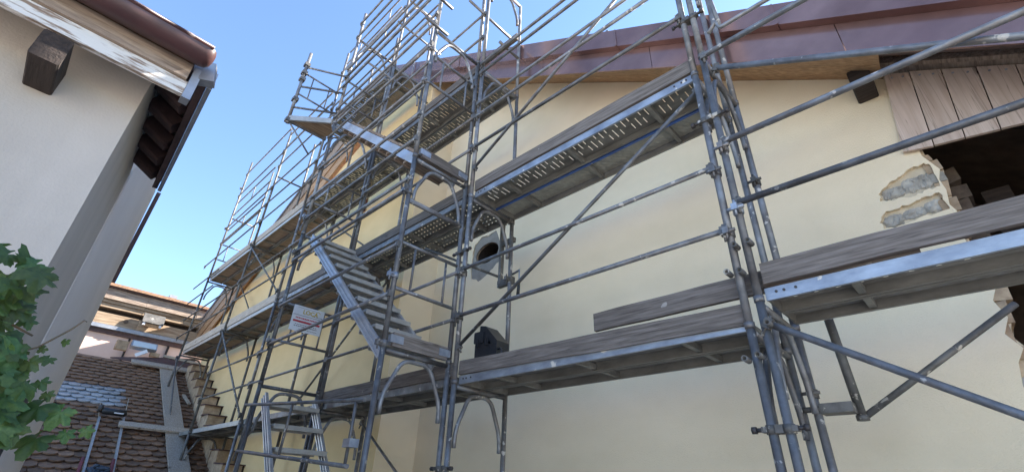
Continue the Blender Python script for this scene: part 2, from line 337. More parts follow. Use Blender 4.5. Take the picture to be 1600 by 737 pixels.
# left, projecting part of the gable
def lz(x): return min(6.95 + .425*(x+8.6), rake(x)-.03 if x > XA else 99)
lw = [(-15.75,WL,GZ),(XC,WL,GZ),(XC,WL,rake(XC)-.25),(-7.6,WL,7.6),(-8.6,WL,7.0),(-10.3,WL,6.45),(-13.03,WL,5.31),(-14.64,WL,4.6),(-15.75,WL,4.2)]
slit = [(-7.70,WL,4.85),(-7.60,WL,4.85),(-7.60,WL,5.75),(-7.70,WL,5.75)]
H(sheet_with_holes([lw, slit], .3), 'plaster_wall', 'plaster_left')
H(MB().box((-7.75, WL+.22, 4.8), (-7.55, WL+.25, 5.8)), 'slit_back', 'void')
H(MB().box((-7.715, WL-.03, 4.85), (-7.685, WL+.02, 5.75)), 'slit_frame', 'red')
H(MB().add([(XC,WL,GZ),(XC,W,GZ),(XC,W,rake(XC)),(XC,WL,rake(XC)-.2)], [(0,1,2,3)]), 'return_wall', 'plaster')
# soffit, fascia and copper verge on the right slope
YF, YU = 3.56, 3.475
def fb(x): return 3.17 - .664*x                    # bottom of lower copper band
def ub(x): return 3.53 - .645*x                    # bottom of upper copper band
def ut(x): return 3.80 - .655*x
xs = [-7.3, -5.9, -4.3, -2.6, -.9, .262]
for a, b in zip(xs, xs[1:]):                       # soffit boards, butted lengthwise
    a2 = a + .004
    for (ya, yb, da, db) in ((YF+.02, 3.89, .0, .5), (3.895, W+.01, .505, 1.0)):
        if a < XC-.1 and ya > 3.7: continue
        yb2 = min(yb, WL+.02) if a < XC-.1 else yb
        def zz(x, t): return fb(x)*(1-t) + rake(x)*t + .012
        p = [(a2, ya, zz(a2, da)), (b, ya, zz(b, da)), (b, yb2, zz(b, db)), (a2, yb2, zz(a2, db))]
        H(MB().prism(p, (0, 0, .03)), 'soffit_board', 'wood_orange')
xs2 = [.262, 1.8, XR]
for a, b in zip(xs2, xs2[1:]):
    p = [(a+.004, YF+.02, fb(a)+.012), (b, YF+.02, fb(b)+.012), (b, 3.78, fb(b)+.15), (a+.004, 3.78, fb(a)+.15)]
    H(MB().prism(p, (0, 0, .03)), 'soffit_board', 'wood_maroon')
seams = [-7.45, -6.1, -4.55, -3.0, -1.45, .1, 1.65, 3.2, XR]
for a, b in zip(seams, seams[1:]):                 # copper sheets, one per seam length
    b2 = b - .006
    H(MB().prism([(a,YF,fb(a)),(b2,YF,fb(b2)),(b2,YF,ub(b2)+.1),(a,YF,ub(a)+.1)], (0, .018, 0)), 'copper_sheet', 'copper')
    c, d = a - .35, b2 - .35
    H(MB().prism([(c,YU,ub(c)),(d,YU,ub(d)),(d,YU,ut(d)),(c,YU,ut(c))], (0, .02, 0))
      .prism([(c,YU+.021,ub(c)+.002),(d,YU+.021,ub(d)+.002),(d,YF-.002,ub(d)+.002),(c,YF-.002,ub(c)+.002)], (0, 0, .012)), 'copper_sheet', 'copper')
    H(MB().prism([(d-.018,YU-.009,ub(d)+.004),(d+.012,YU-.009,ub(d)+.004),(d+.012,YU-.009,ut(d)-.006),(d-.018,YU-.009,ut(d)-.006)], (0, .008, 0)), 'copper_seam', 'copper')
# roof planes (give the yard its shade)
zr0 = ut(-7.4)
H(MB().prism([(-7.4, YU+.005, 8.63), (XR, YU+.005, ut(XR)-.01), (XR, YU+.005, ut(XR)-.07), (-7.4, YU+.005, 8.57)], (0, 9.5, 0)), 'roof_slope', 'copper')
H(MB().prism([(-17.4, YU+.03, 4.2), (-7.4, YU+.03, 8.63), (-7.4, YU+.03, 8.57), (-17.4, YU+.03, 4.14)], (0, 9.5, 0)), 'roof_slope', 'tile')
# brown boards of the left verge
def sil(x): return 8.63 + .443*(x+7.4)
for a, b in ((-17.0, -13.6), (-13.6, -10.4), (-10.4, -7.42)):
    for k in range(3):
        h0, h1 = k*.325, k*.325 + .315; y = YU + .02 + k*.022; a2 = a + .006
        dz = .04
        H(MB().prism([(a2,y,sil(a2)-dz-h0),(b,y,sil(b)-dz-h0),(b,y,sil(b)-dz-h1),(a2,y,sil(a2)-dz-h1)], (0, .03, 0)), 'verge_board', 'wood_orange' if k else 'wood_bare')
H(MB().beam((-17.1, YU, sil(-17.1)), (-7.42, YU, sil(-7.42)), .05, .05), 'verge_trim', 'zinc')
# timbers and a shadow panel over the boarded window
lin = MB().beam((.26, W-.05, 3.43), (1.9, W-.05, 2.38), .18, .13, ch=.012); H(lin, 'lintel', 'wood_bare')
H(MB().prism([(.275,W+.04,3.185),(1.64,W+.04,2.245),(1.64,W+.04,2.19),(.275,W+.04,3.13)], (0,.5,0)), 'inner_lintel', 'wood_dark')
H(MB().prism([(.262,W-.012,3.46),(1.9,W-.012,2.42),(1.9,W-.012,2.95),(.262,W-.012,3.95)], (0,.03,0)), 'shadow_panel', 'wood_dark')  # dark panel standing in for the shadow between soffit and lintel
H(MB().beam((.26, W-.16, 3.345), (1.9, W-.16, 2.315), .05, .05), 'lintel_trim', 'wood_bare')
H(MB().beam((.12, W-.24, 3.22), (.12, W+.1, 3.22), .15, .19, ch=.012), 'purlin_end', 'wood_dark')
sh = thing('board_shutter', '', 'x', (.6, 0, 2.8-GZ)); del sh['label']; del sh['category']; sh.parent = house
bt = [(.27, 3.29, .17, 2.50), (.425, 3.21, .355, 2.465), (.60, 3.11, .53, 2.445), (.775, 3.0, .715, 2.42), (.955, 2.89, .895, 2.395), (1.14, 2.77, 1.08, 2.37), (1.33, 2.65, 1.27, 2.345)]
for i, (a, b) in enumerate(zip(bt, bt[1:])):
    y = W - .045 - (i % 2)*.004; gp = .007
    mb = MB().prism([(a[0]+gp,y,a[1]),(b[0],y,b[1]),(b[2],y,b[3]),(a[2]+gp,y,a[3])], (0, .028, 0))
    H(mb, 'board', 'wood_board', sh)
    for q in range(2):
        t = (.3, .72)[q]; px = a[0]*(1-t)+b[0]*t; pz = a[1]*(1-t)+b[1]*t - .045
        H(MB().tube([(px, y+.002, pz), (px, y-.004, pz)], .008, 8), 'nail', 'bright_steel', sh)
# stepped rubble joint where the tiled roof runs into the wall
rr = random.Random(11); RM = -.535
def roofz(x): return 2.45 + RM*(x+15.13)
for k in range(11):
    xa = -15.3 + k*.46; zt = roofz(xa) + .30
    mb = MB(); mb.box((xa, WL-.36, roofz(xa+.46)-.12), (xa+.44, WL+.0, zt))
    mb.v = [(a+rr.uniform(-.02, .02), b+rr.uniform(-.015, .0), c+rr.uniform(-.015, .015)) for a, b, c in mb.v]
    H(mb, 'stone_step', 'rubble')
    H(MB().beam((xa-.03, WL-.19, zt+.02), (xa+.50, WL-.19, zt-.005), .40, .022), 'step_cap', 'wood_maroon')
    H(MB().box((xa+.445, WL-.03, roofz(xa+.46)+.02), (xa+.465, WL-.002, zt)), 'step_riser', 'wood_dark')
# ------------------------------------------------------------------ scaffolding
RT = .0242
def std_tube(h):
    def f(mb):
        mb.tube([(0,0,0),(0,0,h)], RT, 12)
        mb.tube([(0,0,.0),(0,0,.035)], RT+.005, 12)            # spigot collar
        return mb
    return f
def arch(dp):
    def f(mb):
        pts = [(0,.058,-.50),(0,.058,-.36),(0,dp*.30,-.045),(0,dp*.70,-.045),(0,dp-.058,-.36),(0,dp-.058,-.50)]
        mb.tube(fillet(pts, .09, 5), .019, 8); return mb
    return f
def transom(dp):
    def f(mb): return mb.tube([(0,RT,0),(0,dp-RT,0)], .0215, 10)
    return f
def clamp(mb):                                             # wedge coupler: collar, jaw and bolt
    mb.tube([(0,0,-.026),(0,0,.026)], RT+.008, 10)
    mb.box((-.018,-.075,-.022), (.018,-.028,.022))
    mb.tube([(.0,-.055,-.055),(.0,-.055,.05)], .008, 6)
    mb.tube([(-.05,-.045,.0),(.05,-.045,.0)], .011, 6)
    return mb
def stub(mb):                                              # short socket that faces the yard
    k = len(mb.v); n = 10
    for r_, y in ((.017, -.02), (.017, -.095), (.0115, -.095), (.0115, -.03)):
        for j in range(n): mb.v.append((r_*math.cos(2*math.pi*j/n), y, r_*math.sin(2*math.pi*j/n)))
    for q in range(3):
        for j in range(n): mb.f.append([k+q*n+j, k+q*n+(j+1) % n, k+(q+1)*n+(j+1) % n, k+(q+1)*n+j]); mb.sm.append(q != 1)
    mb.f.append([k+3*n+j for j in range(n)]); mb.sm.append(False)
    return mb
def frame(x, yo, yi, zt, zb, label, m='steel', sockets=(), has_arch=True, htop=None, group='scaffold frames in front of the gable'):
    """one H frame: zb foot, zt deck height (transom); tubes run on to the next frame's foot"""
    t = thing('scaffold_frame', label, 'scaffold frame', (x, yo, zb), group)
    dp = round(yi-yo, 3); h = round((htop if htop else zt+.02)-zb, 3)
    part('standard', ('std', h), std_tube(h), m, t, (0,0,0)); part('standard', ('std', h), std_tube(h), m, t, (0,dp,0))
    part('transom', ('tr', dp), transom(dp), m, t, (0,0,zt-zb))
    if has_arch: part('arch_brace', ('ar', dp), arch(dp), m, t, (0,0,zt-zb))
    for (sx, sz) in sockets:
        part('socket', 'stub', stub, 'dirty_steel', t, (sx, 0, sz-zb))
    return t
def rail(p0, p1, label, r=.0185, m='steel', name='guard_rail', cat='guard rail', group='guard rails of the scaffold', ends=True, n=10):
    p0, p1 = V(p0), V(p1); d = p1-p0; L = d.length
    t = thing(name, label, cat, p0, group, rot=d.to_track_quat('X', 'Z').to_euler())
    rr_ = r
    part('tube', ('rail', round(L, 2), r, n), lambda mb: mb.tube([(0,0,0),(L,0,0)], rr_, n), m, t)
    if ends:
        for xx in (-.0, L):
            part('end_wedge', ('wedge',), lambda mb: mb.box((-.022,-.016,-.03),(.022,.026,.03)).tube([(0,.0,-.075),(0,.0,.045)], .009, 6), 'dirty_steel', t, (xx,0,0))
    return t
LEVEL = ['lowest', 'second', 'third', 'top']
MX = [-.81, -3.37, -5.93, -8.5, -11.06, -14.2]
YO, YI = 2.77, 3.43
ZT = [.86, 2.86, 4.86, 6.86, 8.86]
names = ['right end of the middle bay', 'left end of the middle bay', 'left of the stairs', 'second from the far left among the wall frames, left of the stairs', 'next to the far left end', 'far left end']
ordi = ['bottom', 'second', 'third', 'fourth', 'fifth']
tops = [3, 4, 5, 4, 4, 4]
for i, x in enumerate(MX):
    for k in range(tops[i]):
        zb = (GZ if k == 0 else ZT[k-1]+.02); zt = ZT[k]
        if i == 4 and k == 0: zb = .30
        if i == 5:
            if k == 0: continue
            if k == 1: zb = 2.05
        soc = ()
        if i == 0 and k == 0: soc = ((-.036, .70), (.034, .71))
        if i == 0 and k == 1: soc = ((-.036, 1.21), (.036, 1.20), (.036, 1.37))
        last = (i >= 3 and k == tops[i]-1)
        htop = None
        if last: htop = {3: 9.3, 4: 8.3, 5: 8.9}[i]
        frame(x, YO, YI, zt, zb, '%s lift of the wall scaffold frame at the %s' % (ordi[k], names[i]) if i not in (2, 3) else '%s lift of the wall frame standing %s' % (ordi[k], ('just behind the left stair poles', 'one bay left of the stair tower')[i-2]), 'dirty_steel' if i >= 4 else 'steel', soc,
              has_arch=not (i >= 3 and k == 3 and i != 3), htop=htop)
# right bay's left-end frame, 8 cm beside the middle bay's
for k, (zb, zt) in enumerate([(GZ, 1.0), (1.02, 3.0), (3.02, 5.0)]):
    frame(-.73, YO, YI, zt, zb, '%s lift of the frame carrying the left end of the higher right-hand deck' % ordi[k], 'steel',
          ((.036, .87),) if k == 0 else ((.036, 1.37),) if k == 1 else ())
for k, (zb, zt) in enumerate([(GZ, 1.0), (1.02, 3.0)]):
    frame(1.84, YO, YI, zt, zb, '%s lift of the frame at the right end of the right-hand bay' % ordi[k], 'steel')
# stair tower frames
SX0, SX1, SYO, SYI = -3.476, -6.03, 2.06, 2.77
ZS = [1.05, 3.05, 5.05, 7.05]
for i, x in enumerate((SX0, SX1)):
    for k in range(4 if i == 0 else 4):
        zb = GZ if k == 0 else ZS[k-1]+.02
        soc = ()
        frame(x, SYO, SYI if i == 0 else SYI, ZS[k], zb, '%s lift of the stair tower frame at its %s end' % (ordi[k], 'right' if i == 0 else 'left'), 'steel',
              htop=7.75 if (i == 1 and k == 3) else None, group='frames of the stair tower')
# couplers that tie the doubled poles together
def coupler(loc, label, m='dirty_steel', rot=0):
    t = thing('pole_coupler', label, 'coupler', loc, 'couplers joining doubled poles', rot=(0,0,rot))
    part('clamp_body', 'dbl', lambda mb: mb.box((-.018,-.036,-.02),(.018,.036,.02)).tube([(-.04,0,-.022),(-.04,0,.022)], .031, 12).tube([(.04,0,-.022),(.04,0,.022)], .031, 12).box((-.085,-.030,-.014),(-.058,.012,.014)).box((.058,-.030,-.014),(.085,.012,.014)), m, t)
    part('bolt', 'dblb', lambda mb: mb.tube([(-.115,-.012,0),(-.07,-.012,0)], .012, 6).tube([(-.135,-.012,0),(-.112,-.012,0)], .019, 6), 'rubber', t)
    part('bolt', 'dblb2', lambda mb: mb.tube([(.115,-.012,0),(.07,-.012,0)], .012, 6).tube([(.135,-.012,0),(.112,-.012,0)], .019, 6), 'rubber', t)
    return t
coupler((-.77, YO, .35), 'dark bolted coupler low down tying the two right-hand front poles together')
coupler((-3.423, YO, .20), 'dark bolted coupler low down tying the two centre front poles together')
coupler((-.77, YO, 2.42), 'bolted coupler high up tying the two right-hand front poles just below the second deck')
coupler((-3.423, YO, 2.22), 'bolted coupler tying the two centre poles beside the round wall hole')
coupler((-.77, YO, 3.5), 'topmost bolted coupler on the two right-hand poles in front of the copper verge')
coupler((-5.98, YO, 4.2), 'bolted coupler tying the doubled poles behind the sign, high up the stair tower', m='steel')
def loose_clamp(loc, label, m='dirty_steel', rot=0):
    t = thing('wedge_clamp', label, 'clamp', loc, 'wedge clamps on the poles', rot=(0,0,rot))
    part('collar', 'wclamp', clamp, m, t); return t
for i, (x, y, z, lb, m) in enumerate([
    (-.73, YO, 1.63, 'shiny silver wedge clamp on the right-hand front pole, holding the knee rail', 'bright_steel'),
    (-.73, YO, 2.12, 'wedge clamp on the right-hand pole holding the upper rail of the right bay', 'steel'),
    (-.81, YO, 1.96, 'wedge clamp with dark bolt where the upper middle rail meets the right pole', 'steel'),
    (-.81, YO, 1.49, 'wedge clamp where the lower middle rail meets the right pole', 'steel'),
    (-3.37, YO, 1.96, 'wedge clamp where the upper middle rail meets the centre pole', 'steel'),
    (-3.37, YO, 1.50, 'wedge clamp where the lower middle rail meets the centre pole', 'steel'),
    (-3.37, YO, 3.56, 'wedge clamp on the centre pole above the second deck', 'steel'),
    (SX0, SYO, 2.63, 'ring clamp on the front stair pole below the landing board', 'steel'),
    (SX0, SYO, 1.72, 'bright ring clamp on the front stair pole beside the first flight', 'bright_steel'),
    (SX0, SYO, 1.10, 'clamp at the landing board on the front stair pole', 'steel'),
    (SX0, SYO, 4.70, 'clamp on the front stair pole before the copper verge', 'steel'),
    (SX0, SYO, 4.15, 'ring clamp on the front stair pole under the upper guard frame', 'steel'),
    (SX1, SYO, 2.78, 'clamp at the head of the first flight on the left stair pole', 'steel'),
    (SX1, SYO, 3.34, 'bright clamp on the left stair pole above the second deck', 'bright_steel'),
    (SX1, SYO, 1.58, 'clamp on the left stair pole beside the sign', 'steel'),
    (-3.37, YI, 2.12, 'clamp on the inner centre pole that carries the hanging ratchet', 'dirty_steel'),
    (-3.37, YI, 2.86, 'clamp on the inner centre pole under the second deck', 'dirty_steel'),
    (-.73, YI, .62, 'rusty clamp low on the inner right pole holding the bracket plate', 'dirty_steel'),
    (-.73, YI, 2.2, 'rusty clamp on the inner right pole below the copper verge', 'dirty_steel'),
    (-14.2, YO, 7.9, 'clamp near the top of the far left pole', 'dirty_steel'), (-14.2, YO, 6.5, 'clamp halfway up the far left pole', 'dirty_steel'),
    (-11.06, YO, 4.9, 'clamp under the third deck on the second pole from the left', 'dirty_steel'),
    (-11.06, YO, 2.85, 'clamp under the second deck on the second pole from the left', 'dirty_steel'),
    ]):
    loose_clamp((x, y, z), lb, m)
# ---- decks
def plank(x0, x1, y0, y1, z, label, kind, edge='bright_steel', group='steel deck planks'):
    """kind: slots, dots, plain, dimple, ply; z = underside of the side channels; each plank is 7 cm deep"""
    L, Wd = round(x1-x0, 3), round(y1-y0, 3); T = .072
    t = thing('deck_plank', label, 'deck plank', (x0, y0, z), group)
    if kind == 'ply':
        part('sheet', ('ply', L, Wd), lambda mb: mb.box((.01,.025,T-.022),(L-.01,Wd-.025,T-.004)), 'wood_bare', t)
        part('cross_rib', ('plyr', L, Wd), lambda mb: mb, 'sheet', t) if False else None
    else:
        def sheet(mb):
            zt = T-.003
            if kind == 'slots':
                p = .058; n = int(L/p); xa = (L-n*p)/2; rows = [(.035, .5), (.5, .965)]
                ys = [0.02, .06, Wd/2-.02, Wd/2+.02, Wd-.06, Wd-.02]
                if xa > 0: mb.add([(0,.02,zt),(xa,.02,zt),(xa,Wd-.02,zt),(0,Wd-.02,zt)], [(0,1,2,3)]); mb.add([(L-xa,.02,zt),(L,.02,zt),(L,Wd-.02,zt),(L-xa,Wd-.02,zt)], [(0,1,2,3)])
                for i in range(n):
                    a, b, c = xa+i*p, xa+i*p+p-.008, xa+(i+1)*p
                    mb.add([(a,.02,zt),(b,.02,zt),(b,Wd-.02,zt),(a,Wd-.02,zt)], [(0,1,2,3)])
                    q = i % 2
                    for (u, v) in (((0, 1), (2, 3), (4, 5)) if q else ((0, 1), (3, 5)) if i % 4 else ((0, 2), (4, 5))):
                        mb.add([(b,ys[u],zt),(c,ys[u],zt),(c,ys[v],zt),(b,ys[v],zt)], [(0,1,2,3)])
            elif kind == 'dots':
                p = .062; n = int(L/p); xa = (L-n*p)/2; nh = 4; hs = .017
                wy = (Wd-.04)/nh
                for j in range(nh):
                    ya = .02+j*wy; yc = ya+wy/2-hs/2; yd = yc+hs; ye = ya+wy
                    mb.add([(0,ya,zt),(L,ya,zt),(L,yc,zt),(0,yc,zt)], [(0,1,2,3)]); mb.add([(0,yd,zt),(L,yd,zt),(L,ye,zt),(0,ye,zt)], [(0,1,2,3)])
                    last = 0
                    for i in range(n):
                        h0 = xa + (i+.25+.5*(j % 2))*p
                        mb.add([(last,yc,zt),(h0,yc,zt),(h0,yd,zt),(last,yd,zt)], [(0,1,2,3)]); last = h0+hs
                    mb.add([(last,yc,zt),(L,yc,zt),(L,yd,zt),(last,yd,zt)], [(0,1,2,3)])
            elif kind == 'dimple':
                nx, ny = int(L/.03), int((Wd-.04)/.03)
                vs_ = [(L*i/nx, .02+(Wd-.04)*j/ny, zt - (.007 if (i % 2 and j % 2) else 0)) for j in range(ny+1) for i in range(nx+1)]
                mb.add(vs_, [[j*(nx+1)+i, j*(nx+1)+i+1, (j+1)*(nx+1)+i+1, (j+1)*(nx+1)+i] for j in range(ny) for i in range(nx)])
            else:
                p = .11; n = int(L/p); xa = (L-n*p)/2; hs = .022; y0_, y1_ = .195, .195+hs
                mb.add([(0,.02,zt),(L,.02,zt),(L,y0_,zt),(0,y0_,zt)], [(0,1,2,3)])
                nr = 3; yy = [y1_+(Wd-.02-y1_)*j/(nr*2) for j in range(nr*2+1)]
                for j in range(nr*2):
                    d1 = -.012 if j+1 in (2, 3) else 0; d0 = -.012 if j in (2, 3) else 0
                    mb.add([(0,yy[j],zt+d0),(L,yy[j],zt+d0),(L,yy[j+1],zt+d1),(0,yy[j+1],zt+d1)], [(0,1,2,3)])
                last = 0
                for i in range(n):
                    h0 = xa+(i+.4)*p
                    mb.add([(last,y0_,zt),(h0,y0_,zt),(h0,y1_,zt),(last,y1_,zt)], [(0,1,2,3)]); last = h0+hs
                mb.add([(last,y0_,zt),(L,y0_,zt),(L,y1_,zt),(last,y1_,zt)], [(0,1,2,3)])
            return mb
        part('deck_sheet', (kind, L, Wd), sheet, 'sheet_pale' if kind == 'dimple' else 'sheet', t)
    def chan(sg):
        def f(mb):
            # C channel: web, lower lip, upper lip
            mb.box((0,-.0025,0),(L,.0025,T)); a, b = (.003,.018) if sg > 0 else (-.018,-.003)
            mb.box((0,a,0),(L,b,.004)); mb.box((0,a,T-.0025),(L,b,T-.0005))
            return mb
        return f
    part('side_channel', ('ch', L, 1), chan(1), edge, t, (0,.003,0)); part('side_channel', ('ch', L, -1), chan(-1), 'sheet', t, (0,Wd-.003,0))
    nr = 3 if L > 2 else 2
    for i in range(nr):
        part('cross_rib', ('rib', Wd), lambda mb: mb.box((-.018,.006,.012),(.018,Wd-.006,T-.018)), 'sheet', t, (L*(i+.5)/nr, 0, 0))
    for xx in (0, L-.012):
        part('end_plate', ('endp', Wd), lambda mb: mb.box((0,.006,.004),(.012,Wd-.006,T-.006)), 'sheet', t, (xx,0,0))
    if edge == 'bright_steel':
        for xx in (.06, .10, .16, L-.06, L-.10, L-.16):
            part('rivet', 'rivet', lambda mb: mb.tube([(0,-.004,0),(0,.002,0)], .008, 8), 'rubber', t, (xx,0,.042))
    return t
ZD = [.88, 2.88, 4.88, 6.88]
Ya, Yb, Yc, Yd = 2.80, 3.11, 3.13, 3.44
plank(-3.345, -.83, Ya, Yb, ZD[0], 'outer steel plank of the lowest middle deck under the black case', 'plain')
plank(-3.345, -.83, Yc, Yd, ZD[0], 'inner steel plank of the lowest middle deck under the black case', 'plain', 'sheet')
plank(-3.345, -.83, Ya, Yb, ZD[1], 'slotted outer plank of the second middle deck with bright edge', 'slots')
plank(-3.345, -.83, Yc, Yd, ZD[1], 'dimpled inner plank with blue edge on the second middle deck', 'dimple', 'blue_steel')
plank(-.70, 1.82, Ya, Ya+.26, 1.03, 'outer plank of the higher right-hand deck below the dark opening', 'plain')
plank(-.70, 1.82, Ya+.275, Ya+.54, 1.03, 'inner plank of the higher right-hand deck below the dark opening', 'plain', 'sheet')
bays = [(-5.91, -3.39, 'in the bay behind the stairs', 0), (-8.48, -5.95, 'in the first bay left of the stairs', 1), (-11.04, -8.52, 'in the second bay left of the stairs', 2), (-14.15, -11.08, 'in the far left bay', 3)]
kinds = {0: ['plain', 'dots', 'slots', None], 1: ['plain', 'ply', 'slots', 'slots'], 2: ['plain', 'ply', 'ply', None], 3: [None, 'ply', 'ply', None]}
for (x0, x1, lb, i) in bays:
    for k in range(4):
        kd = kinds[i][k]
        if not kd: continue
        plank(x0, x1, Ya, Yb, ZD[k], 'outer %s plank of the %s deck %s' % ({'ply': 'plywood', 'slots': 'slotted steel', 'dots': 'perforated steel', 'plain': 'plain steel'}[kd], LEVEL[k], lb), kd, 'steel' if i < 2 else 'alu_dull')
        plank(x0, x1, Yc, Yd, ZD[k], 'inner %s plank of the %s deck %s' % ({'ply': 'plywood', 'slots': 'slotted steel', 'dots': 'perforated steel', 'plain': 'plain steel'}[kd], LEVEL[k], lb), kd, 'sheet')
plank(-11.9, -11.08, Ya, Yb, ZD[0], 'short outer plank of the lowest deck running over the tiled roof', 'plain', 'sheet')
plank(-11.9, -11.08, Yc, Yd, ZD[0], 'short inner plank of the lowest deck running over the tiled roof', 'plain', 'sheet')
# ---- toe boards
def toe(x0, x1, z0, h, label, y=2.80, m='wood_grey', th=.032, tilt=0.0, dz=0.0, group='wooden toe boards'):
    mb = MB(); L = x1-x0; n = 9
    rr_ = random.Random(int(abs(x0*131+z0*17)))
    vs_ = []
    for i in range(n+1):
        xx = L*i/n; e = [rr_.uniform(-.004, .004) for _ in range(2)]
        for (yy, zz) in ((-th/2, e[0]), (th/2, e[0]), (th/2, h+e[1]), (-th/2, h+e[1])): vs_.append((xx, yy, zz + dz*i/n))
    fs = [[i*4+j, i*4+(j+1) % 4, (i+1)*4+(j+1) % 4, (i+1)*4+j] for i in range(n) for j in range(4)] + [[3,2,1,0], [n*4+j for j in range(4)]]
    o = mb.add(vs_, fs).obj('toe_board', m, None, (x0, y, z0)); return tag(o, label, 'board', group)
toe(-3.34, -.80, .958, .125, 'weathered toe board along the lowest middle deck, below the black case', dz=-.048)
toe(-1.90, .02, 1.095, .135, 'grey board sticking out left past the right-hand poles above the lower toe board', y=2.855)
toe(-.69, 1.84, 1.125, .125, 'broad grey toe board along the right-hand deck below the dark opening', y=2.795)
toe(-3.34, -.80, 2.962, .135, 'grey toe board along the second middle deck above the slotted plank')
for (x0, x1, lb, i) in bays:
    for k in range(4):
        if not kinds[i][k] or (k == 0 and i > 0): continue
        toe(x0, x1, ZD[k]+.075, .13 if i < 2 else .16, 'weathered toe board on the %s deck %s' % (LEVEL[k], lb), m='wood_grey' if i < 2 else 'wood_pale')
toe(-3.39, -2.78, 5.0, .11, 'short grey board jutting out right of the centre poles before the copper verge')
toe(-6.6, -5.0, 7.05, .10, 'old board end high up beside the ridge on the top deck', y=3.0)
def toe_y(x, y0, y1, z0, h, label):
    t = thing('landing_board', label, 'board', (x, y0, z0), 'boards across the stair landings')
    L = y1-y0
    part('board', ('lb', round(L, 2), h), lambda mb: mb.box((-.016,.03,0),(.016,L-.03,h)), 'wood_grey_y', t)
    for yy in (.0, L-.13):
        part('end_clip', ('lbc', h), lambda mb: mb.box((-.021,0,h*.25),(.021,.13,h*.8)), 'bright_steel', t, (0,yy,0))
    return t
toe_y(SX0+.03, SYO+.03, SYI-.03, 1.085, .12, 'grey board with metal clips across the first landing at the foot of the stairs')
toe_y(SX0+.03, SYO+.03, SYI-.03, 3.085, .12, 'grey board with metal clips across the second landing beside the centre poles')
# ---- guard rails
G = 'guard rails of the scaffold'
def mid(z, x0, x1, lb, y=2.735, **k): return rail((x0, y, z), (x1, y, z), lb, **k)
mid(1.505, -3.35, -.83, 'knee rail of the lowest middle deck crossing the thin brace')
mid(1.99, -3.35, -.83, 'hand rail of the lowest middle deck crossing below the round hole')
mid(3.56, -3.35, -.83, 'knee rail of the second middle deck in front of the wall')
mid(4.04, -3.35, -.83, 'hand rail of the second middle deck across the copper verge')
mid(4.24, -3.35, -.83, 'extra rail just above the second middle deck hand rail', r=.017)
mid(4.78, -3.35, -.83, 'lower rail against the sky above the copper verge in the middle bay')
mid(4.95, -3.35, -.83, 'upper rail against the sky above the copper verge in the middle bay')
mid(1.665, -.71, 1.82, 'knee rail of the right-hand deck crossing the board shutter', r=.0215)
mid(2.155, -.71, 1.82, 'hand rail of the right-hand deck crossing the beam end', r=.0215)
mid(3.0, -.71, 1.82, 'upper tube crossing the copper verge on the right', r=.0215)
rail((-.66, 2.80, 2.885), (1.75, 2.80, 1.45), 'tube falling to the right across the lower copper band', r=.0215, name='diagonal_brace', cat='brace', group='diagonal braces of the scaffold')
rl = {0: [1.48, 1.98, 3.55, 4.05, 5.5, 6.0, 7.45, 7.95], 1: [1.48, 1.98, 3.5, 4.0, 5.5, 6.0, 7.45, 7.95, 8.6], 2: [1.48, 1.98, 3.5, 4.0, 5.5, 6.0, 6.5, 7.15, 7.65], 3: [3.45, 3.95, 5.55, 6.0, 6.5, 7.6, 8.4]}
for (x0, x1, lb, i) in bays:
    for k, z in enumerate(rl[i]):
        lv = min(3, int((z-.9)//2))
        nth = 'first second third fourth fifth sixth seventh eighth ninth'.split()[k]
        ext = .9 if i == 3 and z in (3.45, 3.95, 5.55) else 0
        mid(z, x0-ext, x1, '%s rail from below %s, above the %s deck' % (nth, lb, LEVEL[lv]), r=.0175, m='steel' if i < 2 else 'dirty_steel', n=8)
for k, z in enumerate([4.5, 4.95]):
    mid(z, -15.4, -13.3, '%s loose tube sticking out left beyond the far left pole below the third deck' % ('lower', 'higher')[k], r=.0175, m='dirty_steel', n=8, ends=False)
for k, z in enumerate([1.54, 2.03, 2.665, 2.785, 3.30, 3.66, 4.18, 4.78, 5.18, 5.36, 5.86, 6.08, 6.28, 7.08, 7.46]):
    nth = 'lowest,second,third,fourth,fifth,sixth,seventh,eighth,ninth,tenth,eleventh,twelfth,thirteenth,fourteenth,topmost'.split(',')[k]
    x1 = SX0 if z != 7.46 else -4.9
    rail((SX1, SYO-.03, z), (x1, SYO-.03, z), '%s outer rail of the stair tower counted from the bottom' % nth, r=.0185, group='outer rails of the stair tower')
# ---- guard frames (two rails and uprights welded)
def guard_frame(p0, p1, dz, label, nup=2, r=.0175, m='steel', group='welded guard frames', over=.0):
    p0, p1 = V(p0), V(p1); d = p1-p0; L = d.length
    t = thing('safety_barrier', label, 'barrier', p0, group)
    u = d.normalized()
    def f1(mb): return mb.tube([-u*over, d+u*over], r, 9)
    part('rail', ('gf', tuple(round(c, 2) for c in d), r, over), f1, m, t); part('rail', ('gf', tuple(round(c, 2) for c in d), r, over), f1, m, t, (0,0,-dz))
    for i in range(nup):
        q = d*((i+.5)/nup if nup > 1 else .5) if nup != 2 else d*(.25 if i == 0 else .78)
        part('upright', ('gfu', dz), lambda mb: mb.tube([(0,0,-dz),(0,0,0)], .012, 8), m, t, q)
    return t
guard_frame((SX0, SYO, 2.07), (SX0, SYI, 2.07), .46, 'guard frame with two uprights across the first landing, right end of the stairs')
guard_frame((SX0, SYO, 4.63), (SX0, SYI, 4.63), .46, 'guard frame with two uprights across the stair tower under the upper transom')
guard_frame((SX0, SYO, 2.55), (SX0, SYI, 2.55), .02, 'single cross tube between front and centre stair poles under the second landing', nup=0)
guard_frame((SX1, SYO, 2.08), (SX1, SYI, 2.08), .48, 'guard frame behind the white sign at the left end of the stairs')
guard_frame((SX1, SYO, 4.05), (SX1, SYI, 4.05), .46, 'guard frame at the left end of the stairs above the second deck')
